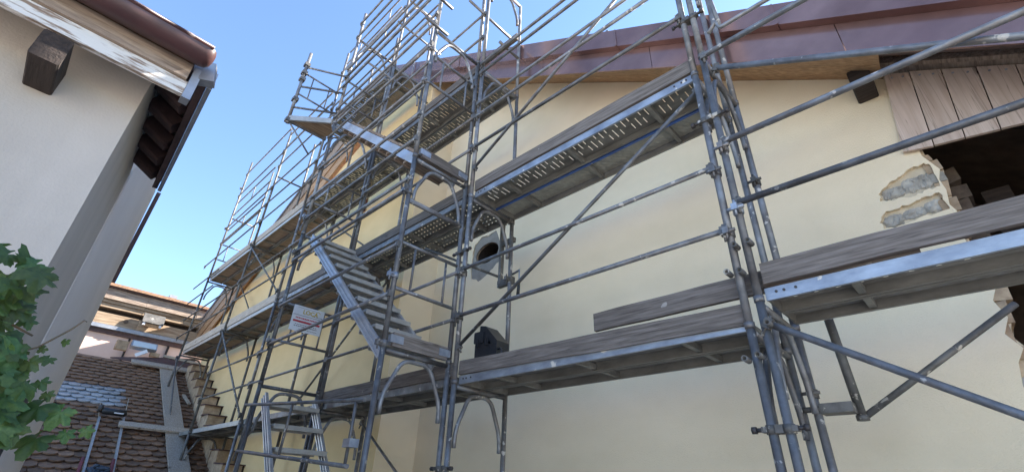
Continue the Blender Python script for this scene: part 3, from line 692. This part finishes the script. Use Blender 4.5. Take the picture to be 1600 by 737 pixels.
guard_frame((SX1, SYO, 6.02), (SX1, SYI, 6.02), .46, 'guard frame at the left end of the stairs below the top transom')
guard_frame((-13.9, 2.735, 7.25), (-11.3, 2.735, 7.25), .42, 'long guard frame against the sky in the far left bay', nup=1, m='dirty_steel')
guard_frame((-13.9, 2.735, 6.32), (-11.3, 2.735, 6.32), .40, 'second guard frame against the sky in the far left bay', nup=1, m='dirty_steel')
guard_frame((-10.9, 2.735, 8.1), (-8.7, 2.735, 8.1), .42, 'guard frame against the sky in the second bay left of the stairs', nup=1, m='dirty_steel')
guard_frame((-14.2, 2.80, 6.0), (-14.2, 3.40, 6.0), .46, 'end guard frame on the far left of the third deck', m='dirty_steel')
for k, z in enumerate((8.55, 9.15)):
    guard_frame((-8.3, 2.735, z), (-6.1, 2.735, z), .40, '%s sunlit guard frame beside the ridge left of the stairs' % ('lower', 'higher')[k], nup=2)
guard_frame((-5.7, 2.735, 8.6), (-3.5, 2.735, 8.6), .45, 'sunlit guard frame above the ridge behind the stairs', nup=2)
guard_frame((-5.95, 3.38, 7.9), (-8.4, 3.38, 7.9), .45, 'inner sunlit guard frame along the top deck beside the ridge', nup=3)
# gate in front of the lowest flight, hung a little askew
t = thing('stair_gate', 'tilted tubular guard gate hung in front of the lowest stairs', 'gate', (-5.98, 1.98, .30))
for nm, a, b in (('rail', (-.10, 0, .53), (2.5, 0, .335)), ('rail', (.05, 0, .05), (2.42, .0, -.13)), ('upright', (.10, 0, .51), (.07, 0, .05)), ('upright', (1.18, 0, .43), (1.15, 0, -.03)), ('upright', (2.38, 0, .34), (2.38, 0, -.125))):
    MB().tube([a, b], .0165 if nm == 'rail' else .013, 9).obj(nm, 'steel', t)
MB().box((2.34, -.03, .0), (2.44, .05, .06)).obj('bracket', 'bright_steel', t)
# ---- diagonal braces
def brace(p0, p1, lb, r=.0165, m='dirty_steel'): return rail(p0, p1, lb, r, m, 'diagonal_brace', 'brace', 'diagonal braces of the scaffold', ends=True)
brace((-3.30, 2.725, 1.20), (-.83, 2.80, 2.76), 'thin diagonal brace rising across the lowest middle bay', m='steel')
brace((-3.30, 2.725, 3.23), (-.83, 2.75, 4.68), 'thin diagonal brace rising across the copper verge in the middle bay', m='steel')
brace((-.71, 2.75, .885), (1.84, 2.75, -.80), 'brace falling to the right below the right-hand deck', r=.019, m='steel')
brace((-11.06, 2.73, 2.86), (-8.5, 2.73, 1.0), 'brace falling right from the second deck near the tiled roof')
brace((-11.06, 2.73, 4.86), (-8.5, 2.73, 3.1), 'brace falling right from the third deck on the left')
brace((-11.06, 3.46, 2.9), (-13.9, 3.46, 5.0), 'inner brace at the left seen against the sky')
brace((-5.93, 3.40, 2.80), (-8.45, 3.40, 1.0), 'dark inner brace behind the sign')
brace((-8.5, 3.40, 4.8), (-5.95, 3.40, 3.1), 'inner brace under the third deck behind the stairs')
brace((-14.2, 2.72, 2.8), (-12.4, 2.72, .95), 'pale brace leaning over the tiled roof at the far left', m='dirty_steel')
brace((-5.95, 3.40, .80), (-3.45, 3.40, -.75), 'brace in the lowest bay behind the stair gate', m='steel')
brace((-8.6, 2.73, 7.2), (-6.0, 2.73, 6.55), 'thin brace under the ridge beside the top deck')
# inner bracket low on the right poles
t = thing('wall_bracket', 'bracket with plate, post and diagonal on the inner right pole', 'bracket', (-.73, YI, 0))
for nm, mb in (('post', MB().tube([(.20,.12,.48),(.20,-.02,1.05)], .026, 10)), ('plate', MB().box((.02,-.03,.505),(.19,.10,.56))),
               ('strut', MB().tube([(.22,.14,.50),(1.05,.34,1.06)], .019, 8)), ('bolt', MB().tube([(-.09,-.02,.53),(.02,-.02,.53)], .018, 6)),
               ('cap', MB().tube([(.20,.12,.47),(.20,.12,.50)], .034, 10))):
    mb.obj(nm, 'dirty_steel', t)
t = thing('bent_guard', 'bent tube guard in front of the copper verge on the right', 'guard', (-.56, 2.80, 3.3))
MB().tube(fillet([(-.09,0,-.03),(-.02,0,.05),(.0,0,-.04),(.29,.0,-.035),(.9,0,-.04)], .02, 3), .0165, 8).obj('tube', 'steel', t)
MB().tube([(0,0,-.03),(-.03,0,.55)], .0165, 8).obj('upright', 'steel', t)
tag(MB().tube([(-2.0, 3.72, 4.65), (-2.04, 3.72, 5.4)], .022, 10).obj('safety_post', 'steel'), 'single upright post rising from behind the copper verge', 'post')
# anchor tubes by the round hole
t = thing('anchor_tube', 'horizontal anchor tube with an upstand and a hooked left end beside the round hole', 'tube', (-4.06, 3.5, 3.04))
MB().tube(fillet([(-.80,0,.22),(-.80,0,.09),(-.74,0,.095),(.52,0,-.10)], .02, 3), .0215, 10).obj('tube', 'dirty_steel', t)
MB().tube([(.12,0,-.02),(.12,0,.21)], [.022, .018], 10).obj('upstand', 'steel', t)
t = thing('anchor_bracket', 'flat steel anchor bracket on the inner centre pole right of the round hole', 'bracket', (-3.37, YI, 2.1))
for nm, mb in (('bar', MB().beam((-.17,.02,.02),(-.17,.02,.80), .035, .05, upv=(0,1,0))), ('arm', MB().box((-.20,.0,-.02),(.03,.05,.06))), ('arm', MB().box((-.18,.0,.50),(.03,.045,.56))), ('tube', MB().tube([(-.95,-.52,.52),(-.2,.03,.12)], .016, 8))):
    mb.obj(nm, 'dirty_steel', t)
t = thing('ratchet', 'ratchet spanner with black grip hanging from the inner centre pole', 'tool', (-3.20, YI-.03, 2.17))
MB().tube([(-.12,.02,0),(-.01,0,.005)], .012, 8).obj('hook', 'steel', t)
MB().tube([(0,0,.02),(0,0,-.14)], .008, 8).obj('shaft', 'bright_steel', t); MB().tube([(0,0,-.13),(-.012,0,-.28)], [.015, .019], 10).obj('grip', 'black', t)
# ---- stairs
def stair(x0, z0, x1, z1, label, y0, y1, treads, m_tread):
    """flight rising from (x0,z0) on the right to (x1,z1) on the left"""
    t = thing('stair_flight', label, 'stairs', (x0, y0, z0), 'aluminium stair flights')
    d = V((x1-x0, 0, z1-z0)); Wd = y1-y0; nrm = V((-d.z, 0, d.x)).normalized()
    def stringer(mb):
        mb.beam((0,0,0), d, .022, .11, upv=nrm, ch=.0)
        for k in (-.044, 0.0, .044): mb.beam(nrm*k + V((0,-.016,0)), d + nrm*k + V((0,-.016,0)), .011, .016, upv=nrm)
        return mb
    part('stringer', ('str', round(d.x, 2), round(d.z, 2)), stringer, 'alu', t, (0,.0,0)); part('stringer', ('str', round(d.x, 2), round(d.z, 2)), stringer, 'alu', t, (0,Wd,0))
    for i in range(treads):
        f = (i+.6)/treads
        part('tread', ('tread', Wd), lambda mb: mb.box((-.145,.02,-.012),(.145,Wd-.02,.012)).box((-.147,.02,-.034),(-.138,Wd-.02,.0115)).box((.138,.02,-.034),(.147,Wd-.02,.0115)).box((-.01,.02,-.022),(.01,Wd-.02,-.0125)), m_tread, t, d*f)
    return t
stair(-3.60, 1.05, -5.86, 2.98, 'first aluminium stair flight rising left above the white sign', 2.13, 2.69, 10, 'alu_dull')
stair(-3.58, 3.13, -5.80, 4.96, 'second stair flight with ribbed bright stringer under the landing', 2.13, 2.69, 10, 'wood_bare')
stair(-4.30, -.95, -5.90, .93, 'lowest stair flight behind the tilted gate', 2.10, 2.69, 8, 'alu_dull')
# ---- corner platform high on the left of the stairs
t = thing('corner_platform', 'small triangular cantilever platform high on the left of the stair tower', 'platform', (-6.24, 1.46, 4.86))
MB().prism([(0,0,0),(.42,.46,0),(.20,.62,0),(.02,.55,0)], (0,0,.03)).obj('deck', 'wood_tan', t)
MB().beam((0,-.01,.03), (.44,.47,.03), .03, .09).obj('fascia', 'alu_dull', t); MB().beam((0,.0,.0), (.02,.6,.0), .04, .05).obj('bearer', 'steel', t)
MB().tube([(0,0,.0),(.02,.42,-.42)], .013, 8).obj('brace', 'steel', t)
MB().tube([(0,0,-.06),(0,0,1.45)], RT, 10).obj('post', 'steel', t)
for i, (a, b) in enumerate([((0,0,1.13),(.25,.58,1.20)), ((0,0,.70),(.26,.58,.82)), ((0,0,.26),(.26,.58,.38)), ((0,.01,1.0),(0,.60,1.0)), ((0,.01,.55),(0,.60,.55))]):
    MB().tube([a, b], .014 if i > 2 else .0165, 8).obj('rail', 'steel', t)
for y in (.16, .44): MB().tube([(0,y,.55),(0,y,1.0)], .010, 8).obj('upright', 'steel', t)
for z in (1.18, 1.0, .86, .42, .0): MB().box((-.05,-.04,z-.03),(.04,.04,z+.03)).obj('clamp', 'dirty_steel', t)
# ---- tubes crossing through the top transoms
for i, (x, z, y0, y1) in enumerate([(-3.40, 6.0, 2.45, 3.3), (-3.2, 4.62, 2.7, 3.2), (-3.0, 5.05, 2.7, 3.05), (-5.95, 6.6, 2.3, 3.6), (-5.6, 7.6, 2.5, 3.5), (-3.40, 5.55, 1.85, 2.2), (-3.42, 5.05, 1.85, 2.2)]):
    rail((x, y0, z), (x, y1, z), ['long cross tube above the centre poles against the sky', 'short cross tube beside the centre pole under the copper', 'stub tube under the jutting short board', 'cross tube under the ridge', 'cross tube above the ridge against the sky', 'upper stub tube pointing out of the front stair pole', 'lower stub tube pointing out of the front stair pole'][i], r=.02, name='cross_tube', cat='tube', group='cross tubes high on the scaffold', ends=False)
# ---- sign on the guard frame
t = thing('site_sign', 'white site sign with gold logo and red bar left of the first stairs', 'sign', (SX1+.035, SYO+.13, 1.76), rot=(0, 0, 0))
SW, SH = .41, .33
MB().box((-.004,0,0),(.0,SW,SH)).obj('panel', 'white_sign', t)
def flat(y0, z0, y1, z1, nm, m, x=.003): return MB().box((0.0005,y0,z0),(x,y1,z1)).obj(nm, m, t)
flat(.025, .115, SW-.03, .14, 'red_bar', 'sign_red'); flat(.01, .205, SW-.015, .209, 'rule', 'sign_ink')
flat(.05, .305, SW-.1, .307, 'rule', 'sign_ink')
def text(body, y, z, size, nm, m, off=0.0):
    cu = bpy.data.curves.new(nm, 'FONT'); cu.body = body; cu.size = size; cu.extrude = .0012; cu.offset = off
    ob = bpy.data.objects.new(nm, cu); C.objects.link(ob); bpy.context.view_layer.update()
    me = bpy.data.meshes.new_from_object(ob.evaluated_get(bpy.context.evaluated_depsgraph_get())); bpy.data.objects.remove(ob)
    me.materials.clear(); me.materials.append(M[m]); o = link(nm, me, t, (.003, y, z)); o.rotation_euler = (R(90), 0, R(90)); return o
text('LOCA', .125, .235, .075, 'logo', 'sign_gold', .0015)
MB().prism([(.002,.29,.285),(.002,.325,.312),(.002,.36,.285),(.002,.352,.285),(.002,.325,.303),(.002,.298,.285)], (.002,0,0)).obj('logo_roof', 'sign_gold', t)
rr = random.Random(3)
for (z, y0, y1, h, m) in ((.162, .05, .36, .018, 'sign_red'), (.085, .06, .34, .007, 'sign_ink'), (.062, .05, .36, .009, 'sign_ink'), (.03, .12, .36, .005, 'sign_ink'), (.228, .26, .38, .006, 'sign_ink')):
    mb = MB(); y = y0
    while y < y1:
        a = rr.uniform(.008, .02); mb.box((.0005,y,z),(.002,y+a,z+h)); y += a+rr.uniform(.004, .009)
    mb.obj('fine_print', m, t)
# ---- black case on the lowest deck
t = thing('tool_case', 'black plastic case with stepped lid and side handle on the lowest deck', 'case', (-3.23, 3.04, .955)); t.scale = (.64, .72, .86)
def cbox(lo, hi): 
    return MB().beam(((lo[0]+hi[0])/2, lo[1], (lo[2]+hi[2])/2), ((lo[0]+hi[0])/2, hi[1], (lo[2]+hi[2])/2), hi[0]-lo[0], hi[2]-lo[2], ch=.012)
cbox((-.16,-.12,0),(.17,.14,.37)).obj('body', 'black', t)
cbox((-.175,-.135,.372),(.03,.15,.50)).obj('lid', 'black', t)
MB().prism([(.03,-.12,.372),(.30,-.12,.30),(.30,-.12,.36),(.05,-.12,.55),(-.07,-.12,.57),(-.075,-.12,.50),(.03,-.12,.50)], (0,.22,0)).obj('lid_slope', 'black', t)
MB().prism([(.171,-.12,.0),(.30,-.12,.0),(.30,-.12,.299),(.171,-.12,.33)], (0,.22,0)).obj('side_pocket', 'black', t)
MB().tube(fillet([(.28,-.09,.27),(.37,-.09,.27),(.37,-.09,.06),(.28,-.09,.06)], .04), .013, 8).obj('handle', 'black', t)
for x in (-.1, .08): MB().box((x,-.15,.33),(x+.04,-.121,.40)).obj('latch', 'black', t)
# ------------------------------------------------------------------ tiled lean-to roof at the far left
tr = thing('tiled_roof', 'low old roof of brown plain tiles between the two houses', 'roof', (-15.13, 0, 2.45))
ang = math.atan(-RM)                                       # slope falls towards +x
def RP(u, v, h=0.0):                                       # u along y, v down the slope from x=-15.13, h above the plane
    return V((v*math.cos(ang) + h*math.sin(ang), u, -v*math.sin(ang) + h*math.cos(ang)))
MB().prism([RP(.45,-.5,-.03), RP(3.6,-.5,-.03), RP(3.6,6.4,-.03), RP(.45,6.4,-.03)], RP(0,0,-.12)-RP(0,0,0)).obj('roof_deck', 'roof_dark', tr)
TW, EXP = .205, .20
def tile_mesh(mb, seed=0):
    pts = [(-TW/2+.002,-.24),(TW/2-.002,-.24),(TW/2-.002,.055),(TW*.36,.098),(TW*.18,.122),(0,.128),(-TW*.18,.122),(-TW*.36,.098),(-TW/2+.002,.055)]
    P = [V((y*math.cos(ang), x, -y*math.sin(ang))) for x, y in pts]     # x along u, y down the slope
    tilt = V((math.sin(ang), 0, math.cos(ang)))
    P = [p + tilt*(.012 + (.062*(y+.24)/.36)) for p, (x, y) in zip(P, pts)]
    return mb.prism(P, tilt*-.024)
rr = random.Random(21); cells = []
for r_ in range(-2, 31):
    for c in range(16):
        u = .50 + (c + .5*(r_ % 2))*TW + .02; v = r_*EXP
        if u > 3.52: continue
        cells.append((u, v))
cells.sort(key=lambda p: -p[1]); n_t = 0; rest = MB()
def glass(u, v): return .70 < u < 1.92 and 1.28 < v < 2.30
for (u, v) in cells:
    du, dv, dh = rr.uniform(-.006, .006), rr.uniform(-.014, .014), rr.uniform(-.003, .006)
    p = RP(u+du, v+dv, dh)
    if glass(u, v): part('glass_tile', 'gtile', tile_mesh, 'glass_tile', tr, p, (0, 0, rr.uniform(-.02, .02))); continue
    if n_t < 280:
        part('roof_tile', 'tile', tile_mesh, 'tile', tr, p, (rr.uniform(-.03, .03), 0, rr.uniform(-.04, .04))); n_t += 1
    else:
        k = len(rest.v); tile_mesh(rest)
        for i in range(k, len(rest.v)): rest.v[i] = tuple(V(rest.v[i]) + p)
o = rest.obj('far_roof_tile', 'tile', tr); o['kind'] = 'stuff'
# verge gutter and clay edge tiles on the roof's left side
MB().prism([RP(.36,1.5,.03), RP(.50,1.5,.05), RP(.50,6.4,.05), RP(.36,6.4,.03)], RP(0,0,.02)-RP(0,0,0)).beam(RP(.49,1.5,.08), RP(.49,6.4,.08), .03, .07).obj('verge_gutter', 'zinc', tr)
for k in range(22):
    MB().beam(RP(.27, 2.2+k*.19, .02), RP(.27, 2.36+k*.19, .03), .10, .09, ch=.02).obj('edge_tile', 'orange', tr)
# planks laid on the tiles
def lay(name, u0, v0, u1, v1, wd, label, m, h=.085, cat='plank', th=.04):
    h += .03
    a, b = RP(u0, v0, h) + V(tr.location), RP(u1, v1, h) + V(tr.location)
    n_ = RP(0,0,1)-RP(0,0,0); mb = MB(); d = b-a
    mb.beam((0,0,0), d, wd, th, upv=n_)
    return tag(mb.obj(name, m, None, a), label, cat, 'planks laid on the tiled roof')
lay('roof_plank', 2.83, -.30, 2.72, 6.0, .34, 'pale plank running straight down the tiled roof', 'wood_pale')
lay('roof_plank', 2.02, -.28, 3.58, -.33, .26, 'upper pale plank lying across the tiled roof on which the far pole stands', 'wood_pale', .13)
lay('roof_plank', 1.80, 3.38, 3.25, 3.42, .20, 'lower grey plank lying across the tiled roof', 'wood_pale', .135)
lay('wood_batten', 3.08, 1.35, 3.16, 1.85, .06, 'short split batten lying beside the long plank on the tiles', 'wood_pale', .09)
# roof ladder with red hooks and a bundle
t = thing('roof_ladder', 'aluminium roof ladder lying up the tiles with red brackets at its foot', 'ladder', V(tr.location) + RP(1.5, 3.0, .1))
def RQ(u, v, h=0): return RP(u, v, h+.1) - RP(1.5, 3.0, .1)
for a, b in (((1.36,5.4),(1.51,3.05)), ((1.74,5.4),(1.90,2.95))):
    MB().beam(RQ(*a), RQ(*b), .035, .05, upv=RP(0,0,1)).obj('rail', 'alu_dull', t)
for a, b in (((1.49,3.05),(1.50,2.35)), ((1.90,2.95),(1.98,2.0))): MB().tube([RQ(*a,.02), RQ(*b,.02)], .008, 6).obj('rope', 'wood_pale', t)
for u in (1.31, 1.72): MB().beam(RQ(u-.01,5.3,.03), RQ(u+.03,4.75,.05), .045, .06, upv=RP(0,0,1), ch=.01).obj('bracket', 'red', t)
tb = thing('tool_roll', 'black tool roll with a pale tag lying across the top of the roof ladder', 'bag', V(tr.location) + RP(1.7, 2.95, .2))
MB().tube([RP(-.2,0,.0), RP(-.17,0,.0), RP(.0,.02,.0), RP(.19,.03,0), RP(.21,.03,0)], [.03,.065,.06,.065,.03], 10).obj('roll', 'black', tb)
MB().tube([RP(-.26,-.03,.02), RP(-.19,-.03,.02)], [.06,.075], 10).obj('end_cap', 'rubber', tb); MB().beam(RP(.0,.10,.02), RP(.15,.10,.02), .04, .02).obj('tag', 'white_sign', tb)
tb = thing('strap_bundle', 'bundle of blue grey straps between the ladder rails', 'straps', V(tr.location) + RP(1.55, 5.25, .13))
rr = random.Random(8)
for k in range(9):
    a = [RP(rr.uniform(-.16, .16), rr.uniform(-.25, .35), rr.uniform(.0, .08)) for _ in range(4)]
    MB().tube(fillet(a, .04, 3), .02, 6).obj('strap', 'strap', tb)
# ------------------------------------------------------------------ pink house with boarded eaves behind the tiled roof
ph = thing('eaves_house', 'pink rendered house behind the tiled roof with a deep boarded timber eaves', 'house', (-17, 2, GZ))
def P(mb, nm, m, par=None): return H(mb, nm, m, par or ph)
P(MB().box((-17.6, -3, GZ), (-16.87, 6.5, 3.72)), 'wall', 'pink')
P(MB().box((-17.5, -3, 3.58), (-16.81, 6.5, 3.695)), 'wall_plate', 'wood_maroon')
P(MB().box((-16.86, -3, 3.70), (-16.72, 6.5, 3.80)), 'eaves_gutter', 'zinc')
lay_ = [(3.82, 4.12, -16.78, 'wood_tan'), (4.14, 4.24, -16.95, 'wood_dark'), (4.25, 4.37, -16.72, 'wood_tan'), (4.38, 4.46, -16.68, 'wood_tan'), (4.47, 4.76, -16.62, 'wood_bare'), (4.765, 4.86, -16.56, 'wood_maroon')]
for (z0, z1, x, m) in lay_:
    ys = [-3, .4, 2.0, 3.3, 6.5] if m != 'wood_dark' else [-3, 6.5]
    for a, b in zip(ys, ys[1:]):
        o = P(MB().box((-17.55, a+.004, z0), (x + random.uniform(-.01, .01), b, z1)), 'eaves_board', m)
P(MB().tube([(-16.775, 1.72, 3.99), (-16.755, 1.72, 3.99)], .055, 14), 'vent_hole', 'void')
P(MB().prism([(-16.5,-3,4.88),(-22,-3,5.9),(-22,-3,5.8),(-16.5,-3,4.80)], (0,9.5,0)), 'roof', 'tile')
P(MB().tube([(-16.84, 1.98, 2.2), (-16.84, 1.98, 3.57)], .025, 8), 'downpipe', 'wood_dark'); P(MB().tube([(-16.83, 2.93, 2.2), (-16.83, 2.93, 3.57)], .03, 8), 'downpipe', 'wood_dark')
P(MB().box((-17.2, 2.5, 4.92), (-17.0, 2.7, 5.12)), 'roof_vent', 'zinc')
fl = thing('floodlight', 'square grey floodlight fixed under the boarded eaves', 'floodlight', (-16.6, 2.30, 4.10))
MB().beam((0,-.26,.06),(0,.26,.06), .10, .28, upv=(-.3,0,1)).obj('housing', 'dirty_steel', fl); MB().box((-.05,-.2,-.16),(.03,.2,-.08)).obj('lamp_tray', 'wood_orange', fl)
for y in (-.2, .2): MB().box((-.03,y-.03,-.14),(.06,y+.03,.0)).obj('bracket', 'white_sign', fl)
fl = thing('floodlight', 'floodlight with pale glass resting on brick ends at the top of the tiled roof', 'floodlight', (-16.4, 2.30, 3.25))
MB().beam((0,-.30,.10),(0,.30,.10), .12, .24, upv=(-.8,0,1)).obj('housing', 'zinc', fl); MB().beam((.075,-.27,.12),(.075,.27,.12), .012, .20, upv=(-.8,0,1)).obj('glass', 'lamp_glass', fl)
MB().box((-.1,-.62,-.10),(.08,-.36,.14)).obj('brick_rest', 'rubble', fl); MB().beam((.05,-.12,-.18),(.08,.1,-.02), .09, .09).obj('bracket', 'white_sign', fl); MB().box((-.08,.2,-.12),(.06,.42,-.02)).obj('brick_rest', 'rubble', fl)
ap = thing('roof_apron', 'dark sheet apron with boards along the top of the tiled roof', 'flashing', (-15.8, 2.6, 2.7))
MB().prism([(-.6,-.2,.35),(.25,-1.0,.05),(.25,1.0,.05),(-.6,1.0,.55)], (0,0,.03)).obj('sheet', 'wood_maroon', ap); MB().beam((.1,.1,.36),(.2,1.0,.30), .14, .06).obj('board', 'wood_pale', ap)
# ------------------------------------------------------------------ white house on the left, close to the camera
A = 2.4
wh = thing('white_house', 'white rendered house close on the left with a maroon gutter and peeling eaves boards', 'house', (-3, -1, GZ))
def WH(mb, nm, m): return H(mb, nm, m, wh)
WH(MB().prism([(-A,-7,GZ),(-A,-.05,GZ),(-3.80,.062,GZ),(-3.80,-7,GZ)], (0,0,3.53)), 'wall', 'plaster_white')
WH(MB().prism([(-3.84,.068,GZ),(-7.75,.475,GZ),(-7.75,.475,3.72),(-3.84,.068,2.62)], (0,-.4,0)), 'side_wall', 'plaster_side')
# eaves along the yard side
WH(MB().prism([(-A+.002,-7,1.70),(-A+.002,.02,1.70),(-2.19,.06,1.555),(-2.19,-7,1.555)], (0,0,.02)), 'soffit', 'plaster_side')
WH(MB().box((-2.195,-7,1.535), (-2.17,.065,1.61)), 'fascia_board', 'wood_peel')
WH(MB().box((-2.20,-7,1.613), (-2.155,.055,1.70)), 'eaves_board', 'wood_bare')
def half_gutter(mb):
    n = 12; r0 = .066; k = len(mb.v); ys = [-7, .07, .09, .105, .112]
    rs = [r0, r0, r0*.93, r0*.7, r0*.25]
    for y, r_ in zip(ys, rs):
        for j in range(n+1):
            t = math.pi + math.pi*j/n; mb.v.append((-2.085 + r_*math.cos(t), y, 1.735 + r_*math.sin(t)*1.02))
    for i in range(len(ys)-1):
        for j in range(n):
            mb.f.append([k+i*(n+1)+j, k+i*(n+1)+j+1, k+(i+1)*(n+1)+j+1, k+(i+1)*(n+1)+j]); mb.sm.append(True)
    mb.tube([(-2.02,-7,1.735),(-2.02,.09,1.735)], .009, 8)
    return mb
WH(half_gutter(MB()), 'gutter', 'gutter')
WH(MB().box((-2.22,.066,1.52), (-2.165,.10,1.70)), 'fascia_end', 'zinc')
WH(MB().prism([(-2.16,-7,1.735),(-2.16,.05,1.735),(-4.6,.16,2.95),(-4.6,-7,2.95)], (0,0,.05)), 'roof', 'tile')
WH(MB().beam((-A-.05,-.355,1.455), (-2.165,-.355,1.455), .092, .13, ch=.006), 'beam_end', 'wood_dark')
# eaves round the corner: metal edge, dark boards and rafter ends
e0, e1 = V((-2.20,.148,1.705)), V((-3.60,.238,1.79))
WH(MB().beam(e0, e1, .022, .10), 'metal_edge', 'zinc')
WH(MB().prism([tuple(e0 + V((0,-.012,.04))), tuple(e1 + V((0,-.012,.02))), (-3.72,.05,1.93), (-2.26,-.06,1.86)], (0,0,.025)), 'eaves_deck', 'wood_dark')
WH(MB().beam(e0 + V((0,-.03,-.01)), e1 + V((0,-.03,-.01)), .03, .06), 'batten', 'wood_maroon')
for k in range(6):
    f = (k+.4)/6; p = e0.lerp(e1, f); q = V((p.x-.03, -.045 + .09*f, p.z + .10))
    WH(MB().beam(p + V((0,-.05,.0)), q, .085, .085, ch=.012), 'rafter_end', 'wood_maroon')
WH(MB().beam((-2.2,.07,1.70), (-2.17,.148,1.715), .05, .11), 'corner_flashing', 'zinc')
WH(MB().beam((-7.76,.522,3.72), (-7.76,.488,2.3), .05, .04, upv=(1,0,0)), 'verge_strip', 'wood_maroon')
WH(MB().tube([(-3.2,.075,GZ),(-3.2,.075,.33)], .036, 10), 'dark_jamb_strip', 'wood_dark')  # made-up pipe shape standing in for an opening's dark jamb
# ------------------------------------------------------------------ grape vine hanging in from the left
gv = thing('grape_vine', 'leafy grape vine hanging in front of the white house', 'vine', (-1.4, -.30, .25))
def leaf_mesh(seed):
    def f(mb):
        rr_ = random.Random(seed); n = 40; pts = []
        lob = [(0, 1.0, .60), (60, .90, .52), (-60, .90, .52), (118, .76, .50), (-118, .76, .50)]
        for i in range(n):
            th = -168 + 336*i/(n-1); r_ = .50
            for a, l_, wd in lob:
                dd = abs(th-a)/57.3/wd
                if dd < 1.45: r_ = max(r_, l_*(1-.44*dd**1.35))
            r_ *= 1 + .05*(-1)**i + rr_.uniform(-.03, .03)
            x, y = r_*math.sin(th/57.3), r_*math.cos(th/57.3)
            pts.append((x*.5, y*.5, -.16*r_*r_ + .055*math.sin(th/57.3*5) + .05*abs(x)))
        k = len(mb.v); mb.v.append((0, 0, .03)); mb.v += [(p[0]*.5, p[1]*.5, p[2]*.25+.02+.02*math.sin(i)) for i, p in enumerate(pts)]; mb.v += pts
        for i in range(n-1):
            mb.f.append([k, k+1+i, k+2+i]); mb.sm.append(True)
            mb.f.append([k+1+i, k+1+n+i, k+2+n+i, k+2+i]); mb.sm.append(True)
        return mb
    return f
rr = random.Random(17); o_ = V(gv.location)
def leaf(p, size, face, roll):
    face = V(face).normalized(); q = face.to_track_quat('Z', 'Y')
    sd_ = rr.randrange(4)
    o = part('leaf', ('leaf', sd_), leaf_mesh(sd_), 'leaf', gv, V(p)-o_); o.rotation_mode = 'QUATERNION'
    from mathutils import Quaternion
    o.rotation_quaternion = q @ Quaternion((0, 0, 1), roll); o.scale = (size, size, size)
def stem(pts, r, nm='stem'): MB().tube([V(p)-o_ for p in pts], r, 6).obj(nm, 'stem', gv)
VX = -1.35
stem([(VX-.05,-1.2,.55),(VX-.03,-.6,.46),(VX,-.30,.38),(VX,-.14,.34),(VX,-.05,.30)], [.006,.005,.004,.003,.002])
stem([(VX,-1.0,.15),(VX,-.5,.17),(VX,-.22,.16),(VX,-.05,.13),(VX,.06,.12),(VX,.13,.115)], [.004,.0035,.003,.0025,.002,.0015])
stem([(VX,-.22,.16),(VX,-.06,.185),(VX,.02,.235),(VX,.055,.28),(VX,.07,.305),(VX,.075,.303)], [.003,.0025,.002,.002,.0015,.001])
stem([(VX,-.14,.34),(VX,-.06,.28),(VX,.005,.255)], [.0035,.003,.002])
for k in range(150):                                       # dense part, thinning towards the tips
    z = rr.uniform(.06, .385); yl = .055 - .40*z
    yr = -.05 if z > .355 else -.03 if z > .285 else -.035 if z > .225 else .0 if z > .17 else .035
    if .235 < z < .262 and rr.random() < .5: continue
    y = rr.uniform(yl-.13, yr)
    leaf((VX + rr.uniform(-.12, .10), y, z), rr.uniform(.06, .10), (rr.uniform(.25, 1.0), rr.uniform(-.7, .5), rr.uniform(-.15, .9)), rr.uniform(0, 6.3))
for (y, z, s_) in [(-.045,.385,.085), (-.09,.39,.085), (-.05,.335,.08), (-.015,.285,.055), (-.06,.30,.09), (.02,.205,.06), (.045,.22,.045), (.0,.175,.10), (.05,.17,.05), (.07,.155,.04),
                   (.015,.13,.11), (.065,.125,.10), (.10,.12,.085), (.04,.085,.10), (.085,.07,.10), (.125,.085,.05), (-.01,.06,.12), (.155,.095,.045), (.03,.235,.03), (.058,.262,.03), (.035,.165,.06), (-.03,.20,.12), (-.03,.12,.12)]:
    leaf((VX + rr.uniform(-.03, .05), y, z), s_*.82, (rr.uniform(.5, 1.0), rr.uniform(-.6, .2), rr.uniform(.0, .6)), math.pi + rr.uniform(-1.0, 1.0))
for o in C.objects:
    if 'label' in o.keys() and len(o['label'].split()) > 16: print('LONG', len(o['label'].split()), o.name, o['label'])
